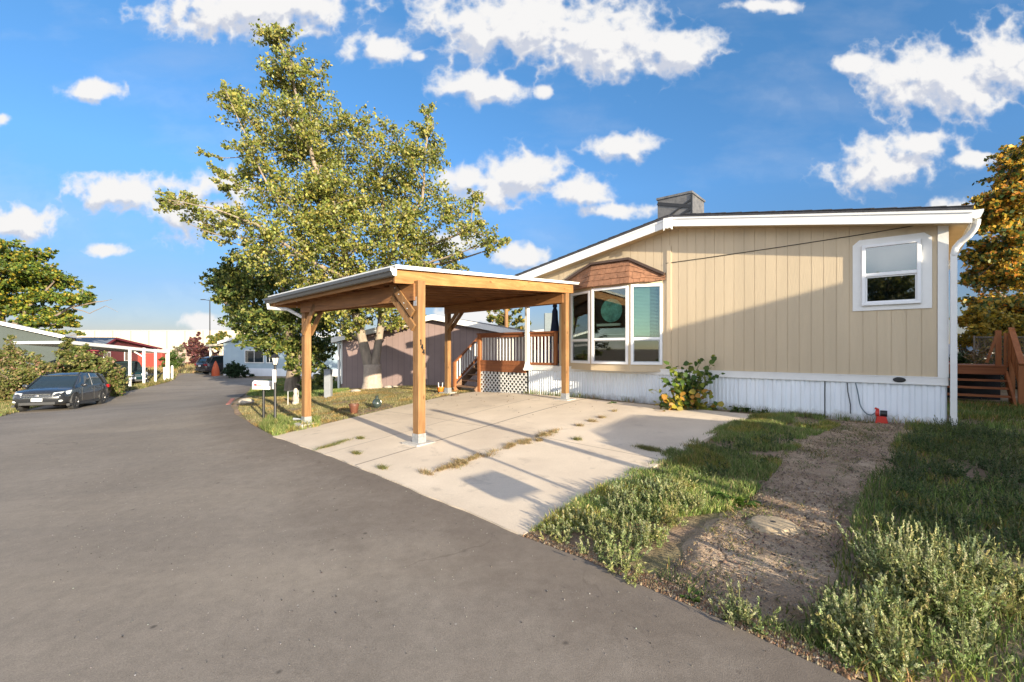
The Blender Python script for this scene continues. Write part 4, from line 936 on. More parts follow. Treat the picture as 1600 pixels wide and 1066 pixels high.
def left_tree():
    Z = 40.0; b = gp(*pt(5,600,Z)[:2])
    cl = [(-30,385,34),(10,385,26),(5,420,34),(45,400,24),(70,395,16),(75,425,28),(40,445,30),(100,440,22),(115,465,22),(75,465,26),(130,470,10),(30,480,30),(-10,470,40),(60,500,24),(95,490,22),(85,520,18),(20,510,24),(120,495,12),(-50,440,40),(-30,510,30),(45,420,26),(125,520,8),(-60,390,30),(60,530,20),(35,535,18),(100,535,16),(75,545,16),(20,545,16),(110,505,14),(130,450,12)]
    q = lambda px, py, dz=0: pt(px, py, Z+dz)
    tr = [([b-[0,0,.3], q(5,540), q(0,480), q(-10,420)], .5, .12), ([q(5,530), q(45,480), q(85,440)], .25, .05), ([q(10,530), q(60,510), q(110,480), q(150,472), q(175,468)], .16, .012), ([q(110,480), q(140,490), q(165,478), q(185,488)], .05, .008)]
    tree('locust_tree', b, 'broad rounded green and gold tree behind the white roof at the far left', CL(cl, Z, 2.5), tr, [(.07,.12,.02),(.13,.18,.025),(.25,.25,.03),(.38,.28,.03),(.04,.07,.015)], [3,3,2.4,1.3,2], 42000, .26, M_bark, flat=.55)
left_tree()
def right_tree():
    Z = 19.0; b = gp(*pt(1640,600,Z)[:2])
    cl = [(1600,215,22),(1575,240,22),(1620,250,50),(1560,280,22),(1545,310,22),(1590,300,34),(1640,330,50),(1530,315,10),(1550,350,28),(1590,370,36),(1535,385,22),(1560,420,34),(1600,430,36),(1525,430,22),(1530,470,28),(1570,475,34),(1610,480,34),(1520,500,18),(1660,420,50),(1545,515,22),(1590,515,22),(1505,320,6),(1680,260,60),(1520,350,12)]
    q = lambda px, py, dz=0: pt(px, py, Z+dz)
    tr = [([b-[0,0,.3], q(1635,520), q(1630,420), q(1620,300)], .38, .08), ([q(1635,500), q(1590,420), q(1555,320)], .16, .03), ([q(1632,520), q(1575,470), q(1530,430)], .12, .03)]
    tree('maple_tree', b, 'autumn tree turning orange and gold behind the right corner of the tan home', CL(cl, Z, 2.2), tr, [(.07,.11,.025),(.17,.17,.03),(.46,.31,.04),(.66,.38,.045),(.58,.23,.035),(.05,.085,.025)], [2.6,2.5,2.8,2.2,1.2,1.2], 46000, .17, M_bark, flat=.7)
right_tree()
def small_tree(name, px, py, Z, label, cl, pal, w, n, ls, r=.12, trunktop=None, group=None, zj=.8, **kw):
    b = gp(*pt(px,py,Z)[:2]); q = lambda a, c: pt(a, c, Z)
    tp = trunktop or (cl[0][0], cl[0][1])
    return tree(name, b, label, CL(cl, Z, zj), [([b-[0,0,.2], (b+q(*tp))/2, q(*tp)], r, r*.3)], pal, w, n, ls, M_bark, group, **kw)
GO = [(.06,.09,.02),(.11,.14,.03),(.20,.19,.04),(.34,.24,.04)]
small_tree('young_ash_tree', 788, 590, 30, 'small green and yellow tree behind the deck railing, beside the wooden pole', [(790,495,14),(770,500,12),(757,478,8),(745,470,6),(812,500,10),(810,485,6),(825,505,8),(790,520,18),(765,520,14),(820,520,14),(800,535,16),(775,540,16),(735,462,5),(795,478,6)], GO, [2,2.5,2.5,1.5], 5200, .19, .1)
small_tree('plum_tree', 305, 585, 60, 'purple leaved tree standing in front of the long cream warehouse', [(305,545,14),(290,545,10),(320,548,12),(300,530,9),(335,555,12),(285,560,10),(310,565,14),(330,570,10),(312,522,4)], [(.10,.035,.04),(.17,.06,.055),(.06,.025,.03),(.2,.12,.07)], [3,2,2,1], 9000, .30, .12, bare=3)
small_tree('poplar_tree', 345, 560, 80, 'green round topped tree at the foot of the far street lamp', [(335,528,10),(350,522,9),(345,535,12),(362,533,10),(330,540,10),(375,540,8)], GO, [2,3,2,1], 3000, .4, .16)
small_tree('lilac_bush', 268, 590, 48, 'green bush left of the far dark estate car', [(262,560,10),(272,555,10),(280,565,10),(266,573,11),(277,577,8),(258,575,8)], [(.05,.09,.02),(.09,.13,.03)], [2,2], 2600, .22, .05)
small_tree('weeping_bush', 283, 575, 52, 'tall thin pale bush beside the purple leaved tree', [(278,545,8),(284,555,8),(282,570,7)], [(.25,.22,.15),(.16,.17,.08)], [2,2], 900, .22, .05)
small_tree('clipped_shrub', 368, 592, 37.5, 'low dark rounded evergreen shrub in front of the blue grey house', [(360,575,8),(368,573,9),(378,577,8),(388,582,6),(352,580,7),(368,582,10),(396,587,4)], [(.02,.045,.018),(.03,.06,.02),(.015,.03,.012)], [2,2,1], 5200, .13, .05)
small_tree('golden_shrub', 1545, 600, 16, 'golden leafed shrub behind the brown side steps', [(1520,490,16),(1545,495,18),(1570,500,18),(1600,500,20),(1500,500,10),(1530,515,14),(1505,530,12),(1540,530,14),(1575,530,14),(1610,525,16),(1590,545,14)], [(.42,.28,.03),(.30,.24,.04),(.5,.36,.06),(.1,.12,.03)], [2,2,1.5,1], 12000, .12, .08)
small_tree('rose_bush', 1532, 600, 13, 'straggly half bare bush behind the brown side steps', [(1520,555,10),(1535,550,12),(1550,560,10),(1530,565,12),(1545,545,8)], [(.22,.14,.06),(.10,.10,.04),(.3,.22,.08)], [2,2,1], 700, .07, .03, bare=4)
small_tree('dark_hedge', 1560, 610, 15.5, 'dark green hedge filling the shade behind the brown side steps', [(1505,560,14),(1520,580,16),(1545,575,18),(1575,570,20),(1610,570,22),(1560,600,16),(1590,600,18),(1515,600,12),(1640,580,24)], [(.04,.07,.02),(.07,.11,.03),(.03,.05,.018)], [2,2,2], 11000, .11, .05, zj=.3)
# hedge by the parked car
hp = [(.10,.13,.03),(.17,.18,.05),(.25,.22,.09),(.28,.17,.11),(.06,.09,.025)]
small_tree('tall_shrub', 12, 650, 23.5, 'tallest tangled olive shrub at the left edge of the picture', [(5,560,22),(-15,560,25),(25,545,14),(12,590,24),(35,580,20),(45,600,20),(10,620,20),(45,560,14),(60,585,14),(-5,620,20),(58,610,14),(30,622,16),(20,530,8)], hp, [2,3,2.5,1.0,1], 13500, .13, .07)
small_tree('leafy_shrub', 100, 640, 24, 'dense green shrub right behind the parked dark estate car', [(110,550,16),(125,545,12),(105,530,8),(130,565,18),(150,560,16),(115,575,18),(160,575,14),(145,580,18),(100,575,12),(172,560,8)], hp, [3,3,1.2,.3,1.2], 8500, .14, .07)
small_tree('leafy_shrub', 170, 620, 25, 'rounded shrub between the parked dark estate car and the white carport', [(175,575,12),(185,580,11),(180,595,14),(190,590,10),(168,595,14),(178,608,12),(190,605,8),(170,565,10)], hp, [2,3,2,.6,1], 5200, .14, .07)
small_tree('low_shrub', 80, 640, 23, 'sparse low shrub behind the bonnet of the parked dark estate car', [(75,590,9),(90,592,9),(62,600,9),(100,595,8),(82,604,10),(70,572,12),(60,560,10),(88,575,10),(98,565,9)], hp, [2,2,3,1,1], 4200, .12, .05)

# plant against the skirting of the home
def wall_bush():
    b = gp(*at(1072,641)[:2]); t = empty('leafy_shrub', frame(b,(1,0)), 'large leaved green and yellow shrub growing against the white skirting under the bay window', 'shrub')
    Z = b[1]; g = G(); cs = []; cols = []
    tips = [(1045,568),(1030,590),(1022,612),(1025,630),(1060,575),(1080,572),(1100,562),(1120,560),(1124,583),(1110,590),(1095,585),(1075,600),(1050,600),(1040,620),(1060,625),(1085,618),(1105,612),(1118,630),(1070,635),(1095,636),(1040,636),(1088,600),(1065,590),(1108,575),(1055,585),(1080,630),(1100,625),(1125,640),(1050,632),(1072,612),(1092,608)]
    for (x, y) in tips*2:
        x += random.uniform(-5,5); y += random.uniform(-4,4)
        z = Z+random.uniform(-.35,.25); e = pt(x,y,z); cv = curve(b+rng.normal(0,.12,3)*[1,1,0], e, -.12, 8); g.tube(cv, np.linspace(.009,.003,8), 5, False)
        k = random.randint(7,11)
        for s in np.linspace(.35,1.0,k):
            i = min(6, int(s*7)); p = cv[i]+(cv[i+1]-cv[i])*(s*7-i); cs.append(p+rng.normal(0,.05,3))
            low = p[2]-b[2] < .45
            pal = [(.05,.10,.02),(.08,.14,.025),(.20,.24,.03)] if not low else [(.06,.11,.02),(.22,.24,.03),(.36,.30,.04),(.42,.22,.04)]
            cols.append(np.array(random.choice(pal))*random.uniform(.75,1.2))
    g.build('stems', simple('green_stem', (.12,.13,.05), .8), t, recalc=False)
    cs = np.array(cs); n = len(cs); n_ = unit(rng.normal(size=(n,3))*.6+np.array([.0,-.6,.8])); d = unit(rng.normal(size=(n,3))+np.array([0,0,-.5])); d = unit(d-n_*np.sum(d*n_,1,keepdims=True))
    # broad leaves: six sided, slightly folded
    s = unit(np.cross(d, n_)); L_ = rng.uniform(.09,.16,n)[:,None]; Wd = L_*.42
    pts = [cs-d*L_*.45, cs-d*L_*.2+s*Wd+n_*.008, cs+d*L_*.2+s*Wd*.8+n_*.006, cs+d*L_*.55, cs+d*L_*.2-s*Wd*.8+n_*.006, cs-d*L_*.2-s*Wd+n_*.008]
    Vv = np.stack(pts,1).reshape(-1,3); i0 = np.arange(n)*6
    F = np.concatenate([np.stack([i0,i0+1,i0+2,i0+3],1), np.stack([i0,i0+3,i0+4,i0+5],1)])
    mesh_np('leaves', Vv, F, M_leaf, np.concatenate([np.array(cols)]*2), t)
wall_bush()

# ------------------------------------------------------------------ grass and weeds
def sample_poly(poly, n):
    P = np.array([p[:2] for p in poly]); lo, hi = P.min(0), P.max(0); out = []
    tot = 0
    while tot < n:
        q = rng.uniform(lo, hi, (n*2, 2)); q = q[pip(q, P)]; out.append(q); tot += len(q)
    return np.concatenate(out)[:n]
def poly_area(poly):
    P = np.array([p[:2] for p in poly]); x, y = P[:,0], P[:,1]; return abs(np.dot(x, np.roll(y,-1))-np.dot(y, np.roll(x,-1)))/2
def blades(P, h, w, lean=.35):
    n = len(P); z = H(P[:,0],P[:,1]); base = np.c_[P, z]; a = rng.uniform(0, 2*np.pi, n); s = np.c_[np.cos(a),np.sin(a),np.zeros(n)]*(w*rng.uniform(.6,1.3,n))[:,None]
    hh = h*rng.uniform(.45,1.25,n); ln = rng.normal(0, lean, (n,2))*hh[:,None]
    m = base+np.c_[ln*.35, hh*.6]; tp = base+np.c_[ln, hh*.97]
    Vv = np.stack([base-s, base+s, m+s*.7, tp, m-s*.7],1).reshape(-1,3); i0 = np.arange(n)*5
    F = np.concatenate([np.stack([i0,i0+1,i0+2,i0+4],1), np.stack([i0+4,i0+2,i0+3,i0+3],1)])
    return base, Vv, F
def grass(name, poly, dens, h, w, pal, wts, label, lean=.35, cl=.5, cf=1.6, seed=1, cat='grass', nmax=160000, keep=None):
    n = min(nmax, int(dens*poly_area(poly))); P = sample_poly(poly, n)
    if keep is not None: P = P[keep(P)]
    v = vnoise(P, cf, seed)*.6+vnoise(P, cf*3.3, seed+1)*.4; P = P[rng.random(len(P)) < np.clip((v-cl)*5+.5, 0.02, 1)]; v = vnoise(P, cf, seed)*.6+vnoise(P, cf*3.3, seed+1)*.4
    n = len(P); i0 = np.arange(n)*5
    hh = h*(.55+.9*v); base, Vv, F = blades(P, hh, w, lean)
    tri = np.stack([i0+4,i0+2,i0+3],1)
    # split quads and triangles: use triangles throughout
    T = np.concatenate([np.stack([i0,i0+1,i0+2],1), np.stack([i0,i0+2,i0+4],1), tri])
    col = pick(pal, wts, n)*(.6+.8*vnoise(P, 1.1, seed+31))[:,None]*(np.array([1.25,1.0,.8])*(vnoise(P,2.6,seed+37)[:,None]>.62)+(vnoise(P,2.6,seed+37)[:,None]<=.62)); o = mesh_np(name, Vv, T, M_grass, np.concatenate([col,col,col]))
    return tag(o, label, cat, kind='stuff')
GRN = [(.095,.15,.035),(.145,.215,.05),(.23,.28,.075),(.38,.34,.15)]
DRY = [(.30,.25,.12),(.20,.19,.08),(.12,.14,.04),(.38,.31,.17)]
def cap(poly): return [tuple(p[:2]) for p in poly]
strip = wpoly([(826,836),(900,788),(960,752),(1000,728),(1060,700),(1120,672),(1178,650),(1240,648),(1335,654),(1312,668),(1274,684),(1228,720),(1184,772),(1138,800)])
grass('grass_strip', strip, 9500, .085, .0038, GRN+[(.30,.24,.12)], [2,3,2.5,.8,1.0], 'dark green grass between the driveway and the dirt path', cl=.42, seed=3)
yardP = [U2(-6.5,-4.3)] + [tuple(at(*p)[:2]) for p in [(1418,662),(1376,722),(1344,780),(1318,850),(1290,930),(1245,985),(1330,1058)]] + [U2(-3.2,7.9),U2(-6.5,7.9)]
grass('yard_grass', yardP, 3800, .09, .0042, GRN+[(.30,.24,.12)], [2.5,3,2,.5,.7], 'dark green grass and weeds in the right hand yard', cl=.45, seed=5)
sideP = [U2(-.1,.0),U2(-.1,-4.3),U2(-6,-6),U2(-6,0)]
grass('side_yard_grass', sideP, 900, .12, .006, GRN, [2,3,1.5,.6], 'grass in front of the brown side steps', cl=.3, seed=6)
islandP = wpoly([(372,640),(392,662),(428,683),(480,668),(560,651),(640,634),(700,617),(742,612),(700,603),(640,604),(560,608),(480,604),(410,612),(380,625)])
island = islandP
grass('dry_lawn', islandP, 3400, .055, .004, DRY, [3,3,2.4,1.5], 'short dry yellow grass on the strip between the road and the mauve house', cl=.30, seed=7, lean=.6)
grass('green_tuft', wpoly([(405,670),(430,684),(500,668),(500,655),(450,655),(425,650)]), 3500, .14, .004, GRN, [1,2,3,1.2], 'longer green grass around the foot of the lamp post and the left cedar post', cl=.35, seed=9)
grass('shaded_lawn', wpoly([(385,618),(470,625),(545,612),(545,598),(440,592),(400,598)]), 900, .12, .007, GRN, [3,2,1,.5], 'dark shaded grass below the elm behind the mailbox', cl=.3, seed=10, nmax=60000)
grass('verge_grass', wpoly([(-60,640),(0,652),(22,646),(80,630),(60,612),(-60,615)]), 700, .14, .008, DRY+[(.1,.15,.03)], [2,3,3,1,3], 'grass on the verge under the front of the parked dark estate car', cl=.3, seed=12, nmax=60000)
grass('carport_verge', wpoly([(172,617),(225,607),(272,594),(278,585),(250,588),(200,596),(172,605)]), 320, .22, .012, DRY+[(.1,.15,.03)], [3,3,3,1,2], 'dry grass along the posts of the white carport', cl=.3, seed=13, nmax=50000)
grass('wall_weeds', [U2(0.0,.03),U2(0,.16),U2(4.0,.22),U2(9.1,.28),U2(9.1,.06)], 900, .13, .004, GRN+[(.25,.17,.08)], [2,2,2,1,2], 'sparse weeds in the gap between the driveway and the skirting', cl=.45, seed=14)
grass('path_weeds', cap([np.array([*p_,0]) for p_ in resample(PATH_L,6)]+[np.array([*p_,0]) for p_ in resample(PATH_R,6)[::-1]]), 1500, .05, .0045, [(.09,.13,.035),(.15,.18,.06),(.27,.23,.12)], [3,2,1.5], 'sparse low weeds creeping over the dirt path', cl=.47, cf=2.2, seed=41, lean=1.0)
grass('far_meadow', [(-38,44),(-20,44),(-26,58),(-60,62),(-50,48)], 60, .45, .03, DRY, [3,2,1,2], 'dry meadow grass beyond the far carport', cl=.2, seed=15)
# weeds growing through the slab joints
def slabpt(s, t): return (A_[:2]*(1-s)*(1-t)+B_[:2]*s*(1-t)+C_[:2]*s*t+D_[:2]*(1-s)*t)
def tufts(spots, name, label, pal, w, h=.06):
    Ps = []
    for s, t, rs, rt, n in spots:
        k = rng.normal(0, 1, (n,2))*[rs, rt]*.5+[s, t]; Ps.append(np.array([slabpt(a, b) for a, b in k]))
    P = np.concatenate(Ps); n = len(P); i0 = np.arange(n)*5; base, Vv, F = blades(P, np.full(n,h), .0028, .9); Vv[:,2] += .02
    T = np.concatenate([np.stack([i0,i0+1,i0+2],1), np.stack([i0,i0+2,i0+4],1), np.stack([i0+4,i0+2,i0+3],1)]); col = pick(pal, w, n)
    tag(mesh_np(name, Vv, T, M_grass, np.concatenate([col]*3)), label, 'weeds', kind='stuff')
def inv_slab(px, py):
    p = at(px,py)[:2]; x = np.array([.5,.5])
    for _ in range(30):
        f = slabpt(*x)-p; e = 1e-4; J = np.stack([(slabpt(x[0]+e,x[1])-slabpt(*x))/e, (slabpt(x[0],x[1]+e)-slabpt(*x))/e], 1); x = x-np.linalg.solve(J, f)
    return x
for q_ in [(635,765),(975,635),(580,745),(800,665)]: print('slab coord', q_, inv_slab(*q_).round(3))
sp = []
for i in range(26):
    f = i/25; px = 682+(870-682)*f; py = 741+(676-741)*f; s, t = inv_slab(px, py); sp.append((s+random.gauss(0,.006), t+random.gauss(0,.01), random.choice([.006,.012,.02]), random.choice([.008,.014,.02]), random.choice([40,110,220,320])))
for (px,py,rs,rt,n) in [(925,661,.012,.01,300),(940,655,.01,.01,200),(905,668,.012,.008,200),(960,645,.006,.012,150)]: s,t = inv_slab(px,py); sp.append((s,t,rs,rt,n))
tufts(sp, 'joint_weeds', 'straw coloured dead weeds along the middle joint of the driveway', [(.34,.24,.12),(.42,.33,.18),(.22,.14,.07),(.14,.15,.05)], [3,2,1.6,1.2])
sp = []
for (px,py,rs,rt,n) in [(512,701,.008,.035,420),(532,694,.006,.03,260),(563,688,.012,.008,260),(557,712,.014,.006,260),(598,735,.013,.006,250),(902,690,.010,.008,220),(1017,706,.022,.010,1100),(1005,703,.02,.006,300)]:
    s,t = inv_slab(px,py); sp.append((s,t,rs,rt,n))
tufts(sp, 'slab_tufts', 'small scattered tufts of grass growing out of the driveway cracks', [(.09,.12,.03),(.16,.17,.05),(.3,.24,.1)], [2,3,2], .055)

# tall seeding weeds in front
def weed_patch(name, label, plants, pal, spal, hgt, stems=22, seedlen=.10):
    cs = []; ds = []; ls = []; co = []; SG = G(); sv = []; sf = []; sc = []; k0 = 0
    for (x, y, sc_) in plants:
        tint = np.array(random.choice([(1,1,1),(1,1,1),(.75,.85,.8),(1.1,1.05,.9),(1.12,.98,.8),(.9,1.0,.85)]))*random.uniform(.8,1.12); kk = len(co)
        z0 = h1(x, y); ns = int(stems*sc_*random.uniform(.8,1.2))
        for _ in range(ns):
            a = random.uniform(0, 2*math.pi); tilt = abs(random.gauss(.45,.42)); Ls = hgt*sc_*random.uniform(.45,1.25)
            d0 = np.array([math.cos(a)*math.sin(tilt), math.sin(a)*math.sin(tilt), math.cos(tilt)]); b = np.array([x+math.cos(a)*.05*sc_+random.gauss(0,.03), y+math.sin(a)*.05*sc_+random.gauss(0,.03), z0])
            bend = np.array([0,0,.25])*Ls*random.uniform(.0,1); e = b+d0*Ls+bend*.4
            t = np.linspace(0,1,6)[:,None]; mid = b+d0*Ls*.5-bend*.3; cv = (1-t)**2*b+2*t*(1-t)*mid+t*t*e
            nl = int(26*sc_)+8; s = rng.uniform(.12,1,nl); p = cv[0]*((1-s)**2)[:,None]+2*mid*(s*(1-s))[:,None]+e*(s*s)[:,None]
            dl = unit(rng.normal(size=(nl,3))+d0*1.2+np.array([0,0,.3])); L_ = rng.uniform(.018,.042,nl)*(1.15-.5*s); cs.append(p+dl*L_[:,None]*.5); ds.append(dl); ls.append(L_); co.append(pick(pal[0], pal[1], nl, .15))
            # seed spike: little scales packed round the tip
            if random.random() < .36:
                m_ = 34; q = rng.uniform(0,1,m_); ln = seedlen*sc_*random.uniform(.6,1.1); ax = unit(e-mid); cur = np.array([random.gauss(0,.25),random.gauss(0,.25),0.1]); c = e+ax*(q*ln)[:,None]+cur*(q*q*ln*.5)[:,None]
                rr = unit(rng.normal(size=(m_,3))); rad = .007*(1-.65*q)[:,None]; cs.append(c+rr*rad); ds.append(unit(rr+ax*1.2)); ls.append(np.full(m_, .016)); co.append(pick(spal[0], spal[1], m_, .1))
            n4 = 4; sd_ = np.array([-math.sin(a), math.cos(a), 0])*.0025
            v_ = np.concatenate([cv-sd_, cv+sd_]); sv.append(v_); sf += [(k0+i, k0+i+1, k0+6+i+1, k0+6+i) for i in range(5)]; k0 += 12
            sc += [np.array([.17,.17,.07])*random.uniform(.7,1.3)]*5
        for q_ in range(kk, len(co)): co[q_] = co[q_]*tint
    cs = np.concatenate(cs); ds = np.concatenate(ds); ls = np.concatenate(ls); co = np.concatenate(co)
    Vv, F = leaves(cs, ls, ls*.36, unit(rng.normal(size=cs.shape)+np.array([.3,-.3,.8])), ds)
    sv = np.concatenate(sv); F = np.concatenate([F, np.array(sf)+len(Vv)]); Vv = np.concatenate([Vv, sv]); co = np.concatenate([co, np.array(sc)])
    print(name, len(F)); tag(mesh_np(name, Vv, F, M_leaf, co), label, 'weeds', kind='stuff')
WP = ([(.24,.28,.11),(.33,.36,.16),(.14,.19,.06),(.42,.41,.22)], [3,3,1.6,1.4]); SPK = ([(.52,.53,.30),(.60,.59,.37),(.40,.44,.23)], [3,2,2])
def plants_in(pxpoly, n, s0, s1): return [(x, y, random.uniform(s0, s1)*random.choice([.6,.85,1,1,1.15])) for x, y in sample_poly(wpoly(pxpoly), n)]
pl = plants_in([(838,838),(870,862),(925,885),(985,905),(1000,880),(1040,850),(1075,825),(1110,800),(1105,775),(1060,762),(1010,765),(960,790),(900,815)], 58, .6, .9)
pl += [(*at(1015,780)[:2], .95),(*at(1040,775)[:2], 1.0),(*at(1060,790)[:2], 1.0),(*at(1085,805)[:2], .8)]
weed_patch('seeding_weeds', 'pale green seeding weeds beside the driveway in the left of the two foreground patches', pl, WP, SPK, .20, 22, .05)
pl = plants_in([(1300,960),(1285,1000),(1330,1055),(1420,1062),(1520,1066),(1530,1000),(1500,950),(1430,915),(1350,930)], 42, .85, 1.2) + plants_in([(1350,905),(1400,885),(1500,900),(1600,930),(1600,980),(1440,960)], 22, .8, 1.1)
pl = [(x, y, s_*(.62 if np.hypot(*(np.array([x,y])-at(1300,970)[:2])) < .75 else 1.0)) for x, y, s_ in pl]
weed_patch('seeding_weeds', 'large patch of pale seeding weeds in the bottom right corner', pl, WP, SPK, .25, 27, .065)
pl = [(*at(1168,975)[:2], .95),(*at(1150,968)[:2], .6),(*at(1190,985)[:2], .6)]
weed_patch('weed_clump', 'single pale weed clump at the road edge in front of the dirt path', pl, WP, SPK, .17, 18, .05)
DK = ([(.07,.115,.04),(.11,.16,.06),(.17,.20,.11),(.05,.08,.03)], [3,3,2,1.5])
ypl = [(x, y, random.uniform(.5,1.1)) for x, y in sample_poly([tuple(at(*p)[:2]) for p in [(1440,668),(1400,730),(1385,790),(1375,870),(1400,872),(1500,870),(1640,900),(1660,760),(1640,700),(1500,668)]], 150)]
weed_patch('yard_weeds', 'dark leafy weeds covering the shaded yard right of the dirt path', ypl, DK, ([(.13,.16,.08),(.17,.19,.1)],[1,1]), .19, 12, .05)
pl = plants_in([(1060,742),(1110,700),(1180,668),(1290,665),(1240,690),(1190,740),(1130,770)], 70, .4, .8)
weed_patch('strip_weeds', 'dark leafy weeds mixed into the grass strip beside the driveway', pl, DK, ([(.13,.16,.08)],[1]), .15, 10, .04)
# broad leaved dock plant, bright tuft
def dock(px, py, n, L0, label, name='dock_plant', pal=((.09,.17,.03),(.13,.22,.04),(.2,.27,.06))):
    b = at(px, py); t = empty(name, frame(b,(1,0)), label, 'weed'); Vs = []; Fs = []; cc = []; k = 0
    for i in range(n):
        a = random.uniform(0, 2*math.pi); el = random.uniform(.35,1.1); L_ = L0*random.uniform(.6,1.1); d = np.array([math.cos(a)*math.cos(el), math.sin(a)*math.cos(el), math.sin(el)]); sd_ = np.array([-math.sin(a), math.cos(a), 0])
        rows = 7; c = random.choice(pal)
        for r in range(rows):
            s = r/(rows-1); ctr = b+d*L_*s+np.array([0,0,-.55*L_*s*s]); w = L_*.17*math.sin(math.pi*min(1,(s*.9+.08)))**.8*(1+.15*math.sin(9*s+a))
            Vs += [ctr-sd_*w+[0,0,.015*math.sin(8*s)], ctr+[0,0,-.012], ctr+sd_*w+[0,0,.015*math.cos(8*s)]]
        for r in range(rows-1):
            q = k+r*3; Fs += [(q,q+1,q+4,q+3),(q+1,q+2,q+5,q+4)]; cc += [np.array(c)*random.uniform(.85,1.15)]*2
        k += rows*3
    mesh_np('leaves', np.array(Vs), np.array(Fs), M_leaf, np.array(cc), t, smooth=True)
dock(1150, 788, 17, .34, 'bright green broad leaved dock plant beside the manhole cover')
dock(1078, 938, 9, .14, 'small bright green tuft at the road edge by the dirt path', 'grass_tuft')
dock(505, 606, 14, .8, 'bright green leafy plant at the left corner of the mauve house', 'hosta_plant')
for i, (px, py, nme) in enumerate([(958,632,'tallest green seedling growing against the skirting between the bay window and the cedar post'),(1150,642,'low green seedling just right of the leafy shrub at the skirting'),(1165,643,'second green seedling right of the leafy shrub at the skirting'),(1190,646,'green seedling at the corner of the driveway and the skirting')]):
    dock(px, py, 9, .26, nme, 'seedling', ((.05,.1,.025),(.08,.13,.03)))
# mulch and stones scattered
def litter(name, label, poly, n, s0, s1, pal, w, cat='litter', lift=.0):
    P = sample_poly(poly, n); z = H(P[:,0],P[:,1])+lift; c = np.c_[P, z]; sz = rng.uniform(s0,s1,n)**1.0
    T = np.array([(1,0,-.4),(-.5,.87,-.4),(-.5,-.87,-.4),(0,0,.7)]); rot = rng.uniform(0,2*np.pi,n); cr, sr = np.cos(rot), np.sin(rot); st = rng.uniform(.5,1.6,(n,3))
    Q = T[None]*st[:,None]*sz[:,None,None]; X = Q[...,0]*cr[:,None]-Q[...,1]*sr[:,None]; Y = Q[...,0]*sr[:,None]+Q[...,1]*cr[:,None]
    Vv = (np.stack([X,Y,Q[...,2]],-1)+c[:,None]).reshape(-1,3); i0 = np.arange(n)*4
    F = np.concatenate([np.stack([i0,i0+1,i0+3],1),np.stack([i0+1,i0+2,i0+3],1),np.stack([i0+2,i0,i0+3],1)]); col = pick(pal, w, n); 
    tag(mesh_np(name, Vv, F, M_grass, np.concatenate([col]*3)), label, cat, kind='stuff')
pathP = cap(PATH_L)+cap(PATH_R)[::-1]
litter('loose_soil', 'crumbs of soil and bark on the dirt path', pathP, 9000, .003, .013, [(.26,.18,.13),(.15,.10,.07),(.40,.31,.23),(.3,.22,.12)], [3,2,2,2], lift=.03)
litter('road_grit', 'tiny stones and grit scattered over the asphalt', wpoly([(60,700),(430,690),(640,770),(820,848),(1010,925),(1300,1062),(700,1062),(100,1062)]), 1600, .0015, .006, [(.45,.42,.38),(.08,.07,.06),(.3,.26,.2)], [2,2,1], lift=.016)
edgeP = wpoly([(812,838),(905,872),(1005,918),(1110,962),(1180,996),(1330,1066),(1360,1060),(1210,985),(1120,945),(1020,903),(930,868),(840,832)])
litter('edge_litter', 'dead leaves and crumbs along the edge of the road', edgeP, 7000, .003, .014, [(.38,.22,.12),(.45,.34,.2),(.2,.13,.08),(.5,.42,.3)], [3,3,3,1], lift=.02)
grass('edge_grass', wpoly([(1180,985),(1215,1000),(1290,1035),(1340,1062),(1330,1030),(1290,1000),(1220,975)]), 6000, .06, .0035, [(.09,.13,.03),(.16,.19,.06),(.3,.27,.12)], [3,3,1.5], 'short creeping grass along the road edge in front of the weeds', cl=.4, seed=20)
litter('leaf_litter', 'fallen leaves on the dry lawn below the tallest tree', island, 2600, .012, .03, [(.42,.33,.14),(.30,.2,.1),(.5,.42,.2)], [2,2,1], lift=.01)
litter('driveway_leaves', 'fallen leaves scattered over the driveway', [tuple(slabpt(s,t)) for s,t in ((.0,.55),(.6,.6),(.7,1),(0,1))], 60, .008, .02, [(.30,.2,.1),(.2,.12,.07)], [1,1], lift=.04)
